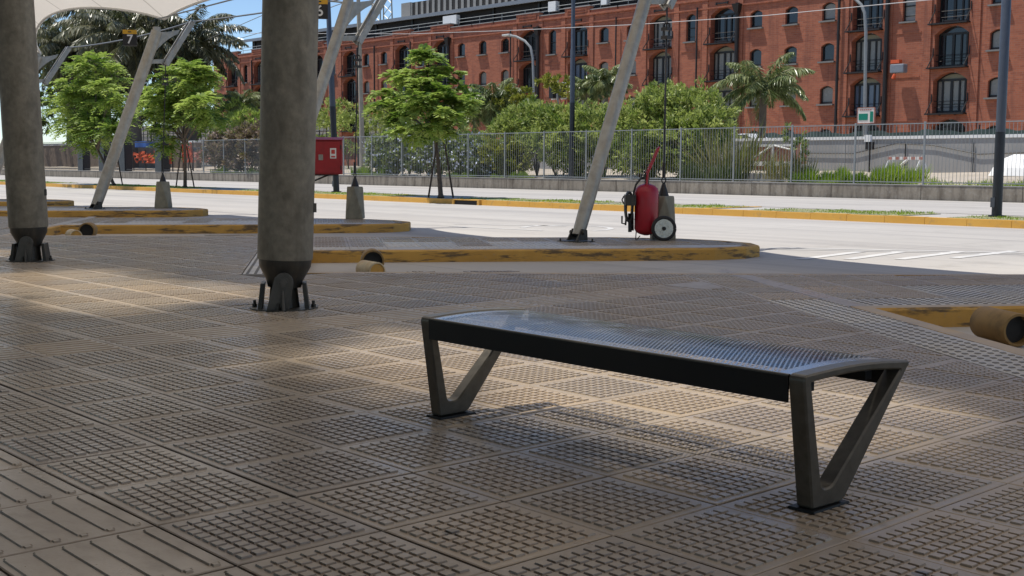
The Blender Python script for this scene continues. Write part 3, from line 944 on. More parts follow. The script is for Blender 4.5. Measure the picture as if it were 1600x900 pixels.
for kd in 'snd':
    for nm, ma, fan in (('a', 'glass_dark', False), ('b', 'glass_blind', True), ('c', 'glass_blue', True)):
        protos[kd+nm] = make_window(kd, M[ma], fan)
used = set()
for kd, r, k, xc, zc in holes:
    if r == 3 and k > 8: continue
    u = rng.random()
    if r == 0: v = 'a' if u < .85 else 'b'
    elif kd == 's': v = 'a' if (r == 1 and u < .45) else 'b'
    else: v = 'a' if u < .35 else ('b' if u < .75 else 'c')
    if r == 3: v = 'a'
    key = kd+v; f = protos[key]
    if key in used: f = copy_tree(f, bd)
    used.add(key)
    f.location = (0, 0, 0)
    # sub-parts share the frame's offset
    f.location = (xc-WLOC[bd.name][0], 0, zc)
for key, f in protos.items():
    if key not in used:
        for ch in kids(f): bpy.data.objects.remove(ch)
        bpy.data.objects.remove(f)
# downpipes
for x, r_ in ((-57.2, .2), (-62., .13), (-73.2, .2), (-78.1, .09), (-89., .08), (-101., .2), (-117.0, .2), (-105.6, .08), (-124.6, .1), (-132.4, .1), (-136.3, .1), (-148.5, .2), (-164., .1), (-40.8, .2)):
    mb = MB(); mb.tube([(x, YB-.3, -1), (x, YB-.3, 16.6)], r_, 8)
    if r_ > .15: mb.hexa([(x-.2, YB-.5, 15.6), (x+.2, YB-.5, 15.6), (x+.2, YB-.12, 15.6), (x-.2, YB-.12, 15.6)], [(x-.42, YB-.7, 16.5), (x+.42, YB-.7, 16.5), (x+.42, YB-.12, 16.5), (x-.42, YB-.12, 16.5)])
    mb.build('downpipe', M['iron'], bd)
# wall lantern
q = gy(1411, 108, YB)
mb = MB(); mb.box((q[0], YB-.7, q[2]), (1.3, .7, .75)); lt = mb.build('wall_lantern', M['eave'], bd, bevel=.08)
mb = MB(); mb.box((q[0]-.25, YB-.7, q[2]+.6), (.8, .5, .3)); mb.build('lantern_hood', M['orange'], lt); mb = MB(); mb.tube([(q[0]-.2, YB-.9, q[2]-.45), (q[0]-.35, YB-1., q[2]-.85)], .14, 8); mb.build('lantern_fitting', M['orange'], lt)

# ---- membrane canopy
MAST_X = [-60.6, -52.6, -44.6, -36.6, -28.5, -20.5, -12.54, -4.5, 3.5, 11.5]
def corner_z(i): return 4.35 if MAST_X[i] < -30 else 4.68
nu = 18; nv = 26; V = []; F = []
cols = []
for i in range(len(MAST_X)-1):
    for a in range(nu+(1 if i == len(MAST_X)-2 else 0)):
        t_ = a/nu; x = MAST_X[i]*(1-t_)+MAST_X[i+1]*t_
        s_ = (max(0, 4*t_*(1-t_)))**.85
        D_, H_ = (.15, .26) if i == 4 else (1.05, .6)
        cols.append((x, 14.05-D_*s_, corner_z(i)*(1-t_)+corner_z(i+1)*t_+H_*s_))
for x, ye, ze in cols:
    for b in range(nv+1):
        v_ = b/nv; y = ye+(.5-ye)*v_
        z = ze+(6.9-ze)*(1-math.exp(-(ye-y)/3.2)) if y > 3.3 else None
        if z is None:
            zr_ = ze+(6.9-ze)*(1-math.exp(-(ye-3.3)/3.2)); z = zr_-(3.3-y)*.10
        V.append((x, y, z))
for i in range(len(cols)-1):
    for b in range(nv):
        a0 = i*(nv+1)+b; F.append((a0, a0+1, a0+nv+2, a0+nv+1))
mb = MB(); mb.add(V, F)
cb = mb.build('canopy_membrane', M['canopy'], smooth=True, label='cream tensile membrane roof with scalloped edge stretched over the platform', cat='canopy')
cb.modifiers.remove(cb.modifiers['Split'])
mb = MB(); mb.bx(MAST_X[0]-6, MAST_X[-1]+12, -34, 1.3, 6.0, 6.4)
mb.build('rear_light_blocker', M['light_block'], cb)  # added unseen slab, blocks light from behind the camera
mb = MB(); mb.tube([(x, y, z-.01) for x, y, z in cols], .035, 6); mb.build('edge_cable', M['cap'], cb)

# ---- main columns
def make_column(x, y, lean, label):
    r_ = .212
    t0 = thing('canopy_column', (x, y, 0), label, 'column', 'steel columns under the canopy')
    H = 6.9
    ax = unit(np.array([lean*RT[0], lean*RT[1], 1.]))
    o3 = np.array([x, y, 0.])
    P = lambda z: o3+ax*z
    mb = MB(); mb.tube([P(.385), P(.40), P(H)], [r_*.985, r_, r_*.98], 40); sh = mb.build('shaft', M['colsteel'], t0, smooth=True)
    mb = MB(); mb.box(P(.78)+RT*r_*1.0, (.03, .03, .07)); mb.build('cable_gland', M['bracket'], sh)
    n_ = np.array([DN[0], DN[1], 0]); tt = np.array([DF[0], DF[1], 0]); uz = np.array([0, 0, 1.])
    mb = MB(); mb.tube([P(.384), P(.33), P(.22), P(.17)], [r_*.95, r_*.93, r_*.66, r_*.6], 32); mb.build('cone', M['bracket'], t0, smooth=True)
    # clevis lugs: rounded plates facing along the platform fingers' normal, outside the cone
    for e in (1, -1):
        mb = MB(); pol = [(-.125, .012), (.045, .012)]
        for a in range(9):
            an = R(-8+a*23); pol.append((.005+.074*math.cos(an), .222+.074*math.sin(an)))
        mb.prism(pol, o3+n_*(e*.205)-n_*.015, tt, uz, n_, .03)
        for d0 in (-.012,):
            q0, q1, q2 = o3+n_*(e*.221)+tt*.005+uz*.012, o3+n_*(e*.221)-tt*.005+uz*.17, o3+n_*(e*.285)+tt*.005+uz*.012
            mb.add([q+tt*d for d in (-.01, .01) for q in (q0, q1, q2)], [(0, 1, 2), (5, 4, 3), (1, 0, 3, 4), (2, 1, 4, 5), (0, 2, 5, 3)])
        mb.build('lug', M['lug'], t0, bevel=.004)
    for e in (1, -1):
        mb = MB()
        nl = unit(tt*e+uz*.22)
        mb.hexa([o3+tt*e*.160+n_*-.14+uz*.012, o3+tt*e*.195+n_*-.14+uz*.012, o3+tt*e*.195+n_*.14+uz*.012, o3+tt*e*.160+n_*.14+uz*.012],
                [o3+tt*e*.140+n_*-.11+uz*.205, o3+tt*e*.172+n_*-.11+uz*.205, o3+tt*e*.172+n_*.11+uz*.205, o3+tt*e*.140+n_*.11+uz*.205])
        mb.build('side_plate', M['bracket'], t0, bevel=.004)
    mb = MB()
    mb.tube([o3+n_*-.24+tt*.005+uz*.222, o3+n_*.236+tt*.005+uz*.222], .040, 24); mb.tube([o3+n_*.236+tt*.005+uz*.222, o3+n_*.25+tt*.005+uz*.222], .026, 6)
    mb.build('pin', M['lug'], t0)
    mb = MB(); mb.tube([o3+uz*.002, o3+uz*.014], .262, 36); mb.tube([o3+uz*.014, o3+uz*.20], [.12, .10], 20); mb.build('base_plate', M['bracket'], t0)
    for a in range(4):
        an = math.atan2(RT[1], RT[0])+R(90*a); q = o3+np.array([math.cos(an)*.228, math.sin(an)*.228, .014])
        mb = MB(); mb.tube([q, q+uz*.022], .021, 6); mb.tube([q+uz*.022, q+uz*.05], .012, 8)
        mb.build('anchor_bolt', M['bracket'], t0)
    return t0
make_column(-8.12, 4.94, .035, 'thick grey steel column with pinned foot standing nearest the bench')
make_column(-13.88, 5.14, -.03, 'thick grey steel column with pinned foot at the left edge of the photo')

# ---- inclined masts
def make_mast(x, y, r_, label, zt=4.34, dyt=1.70):
    t0 = thing('inclined_mast', (x, y, 0), label, 'mast', 'leaning galvanised masts along the platform edge')
    b = np.array([x, y, 0.]); tp = np.array([x, y+dyt, zt]); d = unit(tp-b)
    mb = MB(); mb.tube([b+d*.10, b+d*.5, tp], [r_*.93, r_, r_], 24); mb.build('tube', M['galv'], t0, smooth=True)
    mb = MB(); mb.box(b+np.array([0, 0, .008]), (.42, .36, .016))
    for e in (1, -1): mb.prism([(-.10, .0), (.13, 0), (.12, .15), (.01, .17)], b+np.array([e*(r_*.95)-.011, 0, .024]), (0, 1, 0), (0, 0, 1), (1, 0, 0), .022)
    mb.tube([b+np.array([-r_-.05, .03, .14]), b+np.array([r_+.05, .03, .14])], .03, 10)
    for e in (1, -1):
        for g in (1, -1): mb.tube([b+np.array([e*.18, g*.15, .012]), b+np.array([e*.18, g*.15, .05])], .014, 6)
    mb.build('foot_bracket', M['bracket'], t0)
    # outrigger: curved upper plate, short lower arm and a pair of bars
    o1 = np.array([x, tp[1]+.95, zt+.32]); o2 = np.array([x, tp[1]+.19, zt-.80])
    u = np.array([0, 1., 0]); zv = np.array([0, 0, 1.])
    pol = []
    nseg = 8
    for i in range(nseg+1):
        s_ = i/nseg; yy = s_*(.62); zz = -.02+.10*s_*s_; pol.append((yy, zz))
    for i in range(nseg, -1, -1):
        s_ = i/nseg; yy = s_*(.55); zz = -.16-.34*(1-s_)**2.+.12*s_*s_; pol.append((yy-.05*(1-s_), zz))
    mb = MB(); mb.prism(pol, tp+np.array([-.02, .0, .02]), u, zv, (1, 0, 0), .04); mb.build('head_plate', M['galv'], t0)
    mb = MB(); m2 = tp-d*.80
    a = m2; c = o2+unit(o1-o2)*.12
    mb.box((a+c)/2, (.05, np.linalg.norm(c-a), .10), (1, 0, 0), c-a); mb.build('lower_arm', M['galv'], t0)
    mb = MB(); db = unit(o1-o2)
    for e in (1, -1): mb.box((o1+o2)/2+np.array([e*.075, 0, 0]), (.035, np.linalg.norm(o1-o2), .13), (1, 0, 0), db)
    mb.tube([o1+np.array([-.1, -.03, -.04]), o1+np.array([.1, -.03, -.04])], .05, 10); mb.tube([o2+np.array([-.1, .03, .04]), o2+np.array([.1, .03, .04])], .045, 10)
    mb.box(tp+np.array([0, 0, .05]), (.10, .16, .14))
    mb.build('outrigger_bar', M['galv'], t0)
    return t0, o1, o2
MASTS = []
for i, (x, y, r_, lab) in enumerate(((-36.6, 12.3, .14, 'leaning galvanised mast whose head shows just right of the leftmost column'),
                      (-28.5, 12.13, .135, 'leaning galvanised mast beside the hanging sign numbered 7'),
                      (-20.5, 12.35, .115, 'leaning galvanised mast behind the main column, carrying the red cabinet'),
                      (-12.54, 12.56, .10, 'leaning galvanised mast standing beside the red wheeled extinguisher'))):
    if i == 0: t0, a, b = make_mast(x, y, r_, lab, 4.25, 1.66)
    else: t0, a, b = make_mast(x, y, r_, lab)
    MASTS.append((a, b))
# ---- counterweight blocks and tie rods
def make_block(x, y, label):
    t0 = thing('counterweight_block', (x, y, .0), label, 'concrete block', 'counterweight blocks under the mast heads')
    mb = MB(); z1 = .66
    a0 = math.atan2(RT[1], RT[0])
    B = [(x+.25*math.cos(a0+R(45+90*k)), y+.25*math.sin(a0+R(45+90*k)), .003) for k in range(4)]
    Tt = [(x+.165*math.cos(a0+R(90*k)), y+.165*math.sin(a0+R(90*k)), z1) for k in range(4)]
    B2 = [(p[0], p[1], .05) for p in B]
    mb.add(B+B2+Tt, [(3, 2, 1, 0), (8, 9, 10, 11)]+[(k, (k+1) % 4, 4+(k+1) % 4, 4+k) for k in range(4)]
           + [f for k in range(4) for f in ((4+k, 4+(k+1) % 4, 8+(k+1) % 4), (4+k, 8+(k+1) % 4, 8+k))])
    mb.build('block', M['concrete_block'], t0, bevel=.012)
    mb = MB(); mb.tube([(x, y, z1+.002), (x, y, z1+.03), (x, y, z1+.20)], [.085, .075, .02], 10)
    mb.tube([(x+.04*math.cos(R(a)), y, z1+.235+.045*math.sin(R(a))) for a in range(-90, 271, 40)], .010, 6)
    mb.build('anchor_eye', M['iron'], t0)
    return np.array([x, y, z1+.275])
bl = [make_block(-28.42, 13.86, 'small faceted concrete counterweight block left of the main column'),
      make_block(-20.62, 14.25, 'small faceted concrete counterweight block right of the red cabinet'),
      make_block(-12.19, 14.07, 'small faceted concrete counterweight block half hidden by the red extinguisher')]
for i, (bp, lab) in enumerate(zip(bl, ('thin steel tie rod above the farthest counterweight block', 'thin steel tie rod above the block right of the red cabinet', 'black steel tie rod with hook and turnbuckle above the red extinguisher'))):
    o1, o2 = MASTS[i+1]
    t0 = thing('tie_rod', bp, lab, 'tie rod', 'tie rods holding down the mast heads')
    top = np.array([o2[0], o2[1]+.03, o2[2]]); 
    mid = bp+(top-bp)*.82
    mb = MB(); mb.tube([bp, mid], .014 if i < 2 else .016, 6); mb.tube([mid+(top-bp)*.05, top], .014, 6); mb.build('rod', M['iron'], t0)
    mb = MB()
    for e in (1, -1): mb.tube([mid+np.array([e*.045*RT[0], e*.045*RT[1], -.02]), mid+(top-bp)*.05+np.array([e*.045*RT[0], e*.045*RT[1], .02])], .012, 6)
    mb.box(mid, (.12, .12, .05)); mb.box(mid+(top-bp)*.05, (.12, .12, .05))
    mb.tube([mid+(top-bp)*.07+np.array([.05*math.cos(R(a))*RT[0], .05*math.cos(R(a))*RT[1], .05*math.sin(R(a))]) for a in range(0, 361, 40)], .013, 6)
    mb.build('turnbuckle', M['iron'], t0)
    mb = MB(); mb.tube([bp+np.array([0, 0, .0]), bp+np.array([0, 0, .22])], .026, 8); mb.build('end_fitting', M['iron'], t0)

# ---- cables between the mast heads and numbered signs
def cable(name, pts, r_, mat, label, cat='cable', group=None, sag=0.):
    P = []
    for a, b in zip(pts[:-1], pts[1:]):
        a = np.array(a); b = np.array(b)
        for k in range(8):
            s_ = k/8; P.append(a*(1-s_)+b*s_-np.array([0, 0, sag*4*s_*(1-s_)]))
    P.append(np.array(pts[-1]))
    mb = MB(); mb.tube(P, r_, 5); return mb.build(name, M[mat], label=label, cat=cat, group=group)
heads = [m_[0] for m_ in MASTS]
cable('head_cable', [heads[0], heads[1]], .022, 'wire', 'thin steel cable carrying the sign 7 between two mast heads', group='cables between the mast heads', sag=.10)
cable('head_cable', [heads[1], heads[2]], .02, 'wire', 'thin steel cable crossing the blue sky left of the main column', group='cables between the mast heads', sag=.06)
cable('head_cable', [heads[2]+np.array([0, -.7, -.35]), heads[2]+np.array([-2.6, -1.5, .05]), heads[1]+np.array([0, -.9, .0])], .018, 'wire', 'thin steel cable holding the sign 6 behind the main column', group='cables between the mast heads')
cable('overhead_wire', [gy(300, 72, 60), gy(410, 24, 50), gy(520, -30, 42)], .03, 'wire', 'thin overhead wire rising steeply across the blue sky, upper of two', group='overhead wires in the sky')
cable('overhead_wire', [gy(250, 96, 70), gy(338, 71, 62), gy(410, 50, 55), gy(560, -4, 45)], .03, 'wire', 'thin overhead wire rising across the blue sky just above the brick parapet', group='overhead wires in the sky')
cable('service_wire', [gy(380, 52, 40), gy(640, 53, 39), gy(800, 47.5, 38), gy(1000, 38, 38), gy(1200, 24, 38), gy(1450, 0, 38), gy(1700, -28, 38)], .014, 'palewire', 'pale thin wire stretched in front of the brick warehouse', group=None)

def number_sign(px, py, dist, wd, txt, label):
    c = gd(px, py, dist)
    t0 = thing('platform_sign', c, label, 'sign', 'hanging platform number signs')
    nrm = unit(np.array([.86, -.51, 0])); ux = np.array([-nrm[1], nrm[0], 0]); uz = np.array([0, 0, 1.])
    mb = MB(); mb.box(c-uz*wd*.12, (wd, .06, wd*.86), ux, -nrm, uz); mb.build('board', M['signblack'], t0)
    mb = MB(); mb.box(c+uz*wd*.47, (wd, .065, wd*.30), ux, -nrm, uz); hd = mb.build('header', M['yellow'], t0)
    mb = MB(); mb.box(c+uz*wd*.47+nrm*.036, (wd*.22, .006, wd*.07), ux, -nrm, uz); mb.build('mark', M['signblack'], hd)
    mb = MB()
    for e in (-.38, .38): mb.tube([c+ux*wd*e+uz*wd*.62, c+ux*wd*e+uz*(wd*.62+.16)], .012, 6)
    mb.build('hanger', M['iron'], t0)
    me = text_mesh(txt, wd*.92); o = bpy.data.objects.new('numeral', me); COL.objects.link(o); o.parent = t0
    me.materials.clear(); me.materials.append(M['white'])
    mt = Matrix.Identity(4); p = -uz*wd*.10+nrm*.036
    for i in range(3): mt[i][0], mt[i][1], mt[i][2], mt[i][3] = ux[i], uz[i], nrm[i], p[i]
    o.matrix_local = mt
number_sign(203, 60, 31.2, .345, '7', 'small hanging sign, black with a yellow top band, reading 7')
number_sign(499, 15, 24.4, .335, '6', 'small hanging sign, black with a yellow top band, reading 6, half behind the main column')

# ---- red cabinet on the mast
c = gd(511, 246, 23.9); nrm = unit(np.array([.80, -.60, 0])); ux = np.array([-nrm[1], nrm[0], 0]); uz = np.array([0, 0, 1.])
t0 = thing('fire_cabinet', c, 'red metal fire hose cabinet with a sloping top, fixed beside the main column', 'cabinet')
W_, H_, D_ = .60, .66, .32
mb = MB(); mb.hexa([c-ux*W_/2-uz*H_/2+nrm*D_/2, c+ux*W_/2-uz*H_/2+nrm*D_/2, c+ux*W_/2-uz*H_/2-nrm*D_/2, c-ux*W_/2-uz*H_/2-nrm*D_/2],
                   [c-ux*W_/2+uz*H_/2+nrm*D_/2, c+ux*W_/2+uz*H_/2+nrm*D_/2, c+ux*W_/2+uz*(H_/2+.05)-nrm*D_/2, c-ux*W_/2+uz*(H_/2+.05)-nrm*D_/2])
mb.build('body', M['redpaint'], t0, bevel=.006)
mb = MB(); mb.hexa([c-ux*(W_/2+.02)+uz*(H_/2+.004)+nrm*(D_/2+.03), c+ux*(W_/2+.02)+uz*(H_/2+.004)+nrm*(D_/2+.03), c+ux*(W_/2+.02)+uz*(H_/2+.058)-nrm*(D_/2+.0), c-ux*(W_/2+.02)+uz*(H_/2+.058)-nrm*(D_/2+.0)],
                   [c-ux*(W_/2+.02)+uz*(H_/2+.016)+nrm*(D_/2+.03), c+ux*(W_/2+.02)+uz*(H_/2+.016)+nrm*(D_/2+.03), c+ux*(W_/2+.02)+uz*(H_/2+.07)-nrm*(D_/2+.0), c-ux*(W_/2+.02)+uz*(H_/2+.07)-nrm*(D_/2+.0)])
mb.build('top', M['redpaint'], t0)
mb = MB(); mb.box(c+nrm*(D_/2+.009)+ux*.015, (W_-.09, .016, H_-.05), ux, -nrm, uz); dr = mb.build('door', M['redpaint'], t0, bevel=.004)
mb = MB(); mb.box(c+nrm*(D_/2+.022)-ux*.11, (.085, .012, .11), ux, -nrm, uz); mb.box(c+nrm*(D_/2+.03)-ux*.11, (.04, .016, .04), ux, -nrm, uz); mb.build('lock_plate', M['galv'], dr)
mb = MB(); mb.box(c+nrm*(D_/2+.019)+ux*.13+uz*.08, (.12, .004, .2), ux, -nrm, uz); lb = mb.build('label', M['whitelabel'], dr)
mb = MB(); mb.box(c+nrm*(D_/2+.0225)+ux*.13+uz*.11, (.07, .002, .08), ux, -nrm, uz); mb.box(c+nrm*(D_/2+.0225)+ux*.13+uz*.015, (.08, .002, .03), ux, -nrm, uz); mb.build('print', M['barrier_red'], t0)
mb = MB()
for z in (-.2, .2): mb.box(c+nrm*(D_/2+.012)+ux*(W_/2-.02)+uz*z, (.02, .03, .08), ux, -nrm, uz)
mb.build('hinge', M['bracket'], dr)
ms = np.array([-20.5, 13.05, 1.8])
mb = MB()
q = c-uz*(H_/2+.01); mk = gx(468, 235, -20.5)
mb.box(q-ux*.05, (W_*.9, .05, .03), ux, -nrm, uz)
mb.tube([q+ux*.03, np.array([-20.5, 12.72, .62])], .018, 6)
mb.tube([c-ux*W_/2, np.array([-20.5, 12.98, c[2]-.02])], .03, 6)
mb.build('bracket', M['bracket'], t0)

# ---- wheel stops in the bays: stubs of painted pipe
def pipe_stub(c, axis, r_, L, label, yend, mat=None):
    ax = unit(np.append(axis, 0)); c = np.array(c)
    t0 = thing('wheel_stop', c, label, 'wheel stop', 'pipe wheel stops in the bus bays')
    u_ = np.cross(ax, [0, 0, 1.]); w_ = np.array([0, 0, 1.])
    N_ = 28; an = np.arange(N_)*2*math.pi/N_
    prof = [(-L/2, .001), (-L/2, r_*.97), (-L/2+.006, r_), (L/2-.006, r_), (L/2, r_*.975), (L/2, r_*.84), (L/2-.13, r_*.82)]
    V = np.concatenate([c+ax*h+r0*(np.cos(an)[:, None]*u_+np.sin(an)[:, None]*w_) for h, r0 in prof])
    F = [(i*N_+k, (i+1)*N_+k, (i+1)*N_+(k+1) % N_, i*N_+(k+1) % N_) for i in range(len(prof)-1) for k in range(N_)]
    mb = MB(); mb.add(V, F); mb.build('pipe', mat or M['kerb'], t0, smooth=True)
    h0 = L/2-(.012 if yend else .07)
    mb = MB(); mb.tube([c+ax*(h0-.02), c+ax*h0], [r_*.83, r_*.83], 24); mb.build('end_cap' if yend else 'mouth_shade_disc', M['kerb'] if yend else M['rubber'], t0)  # open stubs: black disc paints the shade inside the mouth
names = [('yellow pipe stub with a dark hollow end in the near bay at right', None),
         ('hollow dark mouthed pipe stub against the kerb in the bay behind the bench', 'short pale capped pipe stub lying below the bench bay kerb, right of the main column'),
         ('short pipe stub with a dark hollow mouth in the bay left of the main column', 'yellow capped pipe stub left of the hollow one, left of the main column')]
for k, (l1, l2) in enumerate(names):
    A = A4-np.array([MOD*k, 0])
    if k == 0:
        pipe_stub((A[0]+1.02, A[1]-.02, -.16+.125), DN, .12, .46, l1, False, M['pipebrown'])
    else:
        pipe_stub((A[0]+1.60+.0, A[1]-.18, -.16+.14), DN, .135, .30, l1, False, M['pipebrown'])
        pipe_stub((A[0]+2.32, A[1]-.72, -.16+.105), DN+np.array([.25, .35]), .10, .36, l2, True, M['pipepale'])

# ================================================================== BENCH
bx0, bx1 = -4.17, -2.19; yf, yb_ = 3.215, 3.82; zt = .458
bc = np.array([(bx0+bx1)/2, (yf+yb_)/2, 0])
bn = thing('bench', bc, 'backless dark metal bench with perforated seat and V-shaped end frames on the tiled platform', 'bench')
def round_loop(pts, rads, seg=6):
    out = []; n_ = len(pts)
    for i in range(n_):
        p0, p1, p2 = np.array(pts[i-1]), np.array(pts[i]), np.array(pts[(i+1) % n_])
        r_ = rads[i]
        if r_ <= 0: out.append(tuple(p1)); continue
        a = (p0-p1)/np.linalg.norm(p0-p1); b = (p2-p1)/np.linalg.norm(p2-p1)
        for k in range(seg+1):
            s_ = k/seg
            out.append(tuple((1-s_)**2*(p1+a*r_)+2*s_*(1-s_)*p1+s_*s_*(p1+b*r_)))
    return out
def end_frame(x0, x1):
    outer = round_loop([(yf, zt), (yf+.066, .012), (yf+.232, .012), (yb_, zt-.010)], [.030, .010, .022, .022], 6)
    innr = round_loop([(yf+.042, zt-.026), (yf+.114, .072), (yf+.168, .072), (yb_-.060, zt-.036)], [.008, .022, .022, .008], 6)
    mb = MB(); n_ = len(outer)
    top = lambda y, z: z+.010*math.sin(math.pi*max(0, min(1, (y-yf-.03)/(yb_-yf-.06))))
    # resample the top bar so that it arches gently
    def arch_top(P, k0):
        last, first = P[-1], P[0]
        mids = [(last[0]+(first[0]-last[0])*i/8, last[1]+(first[1]-last[1])*i/8+.012*math.sin(math.pi*i/8)) for i in range(1, 8)]
        return list(P)+mids
    O = arch_top(outer, 0); I = arch_top(innr, 0); n_ = len(O)
    ch = .006
    def off_in(P, d):
        out = []
        for i in range(len(P)):
            p0, p1, p2 = np.array(P[i-1]), np.array(P[i]), np.array(P[(i+1) % len(P)])
            t_ = p2-p0; t_ = t_/np.linalg.norm(t_); out.append((p1[0]-t_[1]*d, p1[1]+t_[0]*d))
        return out
    O2 = off_in(O, ch); I2 = off_in(I, -ch)
    rings = [(x0, O2), (x0+ch, O), (x1-ch, O), (x1, O2), (x1, I2), (x1-ch, I), (x0+ch, I), (x0, I2)]
    V = []; sk = .02 if x0 > -3 else -.02
    for x, P in rings: V += [(x+sk*(y-yf)/.5, y, z) for y, z in P]
    F = []
    for k in range(8):
        k2 = (k+1) % 8
        for i in range(n_):
            j = (i+1) % n_
            F.append((k*n_+i, k*n_+j, k2*n_+j, k2*n_+i))
    mb.add(V, F)
    f = mb.build('end_frame', M['benchsteel'], bn)
    mb = MB(); xm = (x0+x1)/2
    mb.hexa([(x0-.02, yf+.05, .003), (x1+.02, yf+.05, .003), (x1+.02, yf+.255, .003), (x0-.02, yf+.255, .003)],
            [(x0-.017, yf+.053, .0115), (x1+.017, yf+.053, .0115), (x1+.017, yf+.252, .0115), (x0-.017, yf+.252, .0115)])
    mb.build('foot_plate', M['black'], f)
end_frame(bx0, bx0+.064); end_frame(bx1-.064, bx1)
# seat sheet, slightly dished between the frames, with turned-down front and back
mb = MB(); ny = 14; xa, xb = bx0+.062, bx1-.062
prof = []
for i in range(ny+1):
    s_ = i/ny; y = yf+.012+s_*(yb_-yf-.03); prof.append((y, zt-.006+.009*math.sin(math.pi*s_)-.010*s_**3))
V = []; F = []
for x in (xa, xb): V += [(x, y, z) for y, z in prof]
for i in range(ny): F.append((i, ny+1+i, ny+2+i, i+1))
sb = MB(); sb.add(V, F)
me_o = sb.build('seat_panel', M['perf'], bn, smooth=True)
mb = MB()
mb.hexa([(xa, yf+.004, zt-.096), (xb, yf+.004, zt-.096), (xb, yf+.010, zt-.096), (xa, yf+.010, zt-.096)],
        [(xa, yf+.002, zt-.010), (xb, yf+.002, zt-.010), (xb, yf+.010, zt-.010), (xa, yf+.010, zt-.010)])
mb.build('front_apron', M['black'], bn)
mb = MB(); mb.tube([(xa, yf+.010, zt-.011), (xb, yf+.010, zt-.011)], .008, 10); mb.build('front_edge', M['benchsteel'], bn, smooth=True)
mb = MB(); yq = prof[-1][0]; zq = prof[-1][1]
mb.hexa([(xa, yq+.002, zq-.09), (xb, yq+.002, zq-.09), (xb, yq+.008, zq-.09), (xa, yq+.008, zq-.09)],
        [(xa, yq+.002, zq), (xb, yq+.002, zq), (xb, yq+.008, zq), (xa, yq+.008, zq)])
mb.build('back_apron', M['black'], bn)
mb = MB()
for y in (yf+.13, yb_-.13): mb.bx(xa, xb, y-.02, y+.02, zt-.075, zt-.045)
mb.build('under_rail', M['black'], bn)

# ================================================================== WHEELED EXTINGUISHER
o3 = np.array([-12.20, 13.70, .002]); ex = np.array([RT[0], RT[1], 0]); ey = np.array([-RT[1], RT[0], 0]); uz = np.array([0, 0, 1.])
def L(a, b, c_): return o3+ex*a+ey*b+uz*c_
te = thing('wheeled_extinguisher', o3, 'large red fire extinguisher on a two-wheeled trolley with black hose, on the kerbed platform tip', 'fire extinguisher')
mb = MB(); rr = .178
prof = [(.05, .03), (.07, .10), (.10, .155), (.15, rr), (.70, rr), (.76, .160), (.80, .115), (.825, .05), (.83, .0)]
mb.tube([L(0, 0, z+.02) for z, r_ in prof], [max(r_, .002) for z, r_ in prof], 32); mb.build('cylinder', M['red'], te, smooth=True)
mb = MB()
for e in (-1, 1):
    P = [L(-.02, e*.09, .62), L(-.01, e*.09, .84), L(.0, e*.085, 1.0), L(.09, e*.08, 1.2), L(.155, e*.07, 1.36)]
    mb.tube(P, .017, 8)
mb.tube([L(.155, -.07, 1.36), L(.168, -.04, 1.38), L(.168, .04, 1.38), L(.155, .07, 1.36)], .017, 8)
mb.tube([L(.03, -.083, 1.07), L(.03, .083, 1.07)], .014, 8)
mb.build('push_handle', M['red'], te, smooth=True)
for e in (-1, 1):
    mb = MB(); cy = e*.25; wr = .188
    cc = L(.235, cy, wr+.0)
    an = np.arange(0, 361, 12)
    mb.tube([cc+ex*(wr-.028)*math.cos(R(a))+uz*(wr-.028)*math.sin(R(a)) for a in an], .029, 10, False)
    ty = mb.build('wheel', M['rubber'], te, smooth=True)
    mb = MB(); mb.tube([cc-ey*.018, cc+ey*.018], [wr-.045]*2, 28); mb.tube([cc+ex*(wr-.052)*math.cos(R(a))+uz*(wr-.052)*math.sin(R(a)) for a in an], .018, 8, False)
    for a in range(0, 360, 60): mb.tube([cc-ey*.03*1+ex*.085*math.cos(R(a))+uz*.085*math.sin(R(a)), cc-ey*.0+ex*.085*math.cos(R(a))+uz*.085*math.sin(R(a))], .02, 8)
    mb.build('rim', M['chrome'], ty, smooth=True)
    mb = MB(); mb.tube([cc-ey*.04, cc+ey*.04], .030, 12); mb.build('hub', M['rubber'], ty)
mb = MB(); mb.tube([L(.235, -.25, .188), L(.235, .25, .188)], .016, 8); mb.tube([L(.235, -.1, .188), L(.10, -.1, .19)], .016, 8); mb.tube([L(.235, .1, .188), L(.10, .1, .19)], .016, 8); mb.build('axle', M['bracket'], te)
mb = MB(); mb.tube([L(0, 0, .84), L(0, 0, .93)], .035, 12); mb.box(L(-.01, 0, .95), (.09, .07, .06), ex, ey); mb.tube([L(.0, 0, .97), L(-.05, 0, 1.03)], .012, 6); mb.tube([L(-.03, -.05, .95), L(-.03, -.075, .95)], .035, 12); mb.build('valve', M['bracket'], te)
mb = MB(); mb.tube([L(-.02, -.03, .94), L(-.10, -.05, .92), L(-.17, -.06, .83), L(-.2, -.06, .72), L(-.2, -.04, .6)], .016, 8)
for k in range(7):
    a0 = -.27+.0*k; P = []
    for a in range(0, 361, 20):
        P.append(L(-.265+.052*math.cos(R(a)), -.10+.03*k, .50+.22*math.sin(R(a))))
    mb.tube(P, .016, 6, False)
mb.tube([L(-.25, -.02, .40), L(-.245, -.02, .12)], .028, 8); mb.tube([L(-.205, .03, .40), L(-.20, .03, .14)], .020, 8); mb.tube([L(-.30, .0, .42), L(-.31, .0, .22)], .014, 8)
mb.tube([L(-.31, 0, .24), L(-.365, 0, .25), L(-.365, 0, .36)], .014, 6)
mb.build('hose', M['hose'], te, smooth=True)
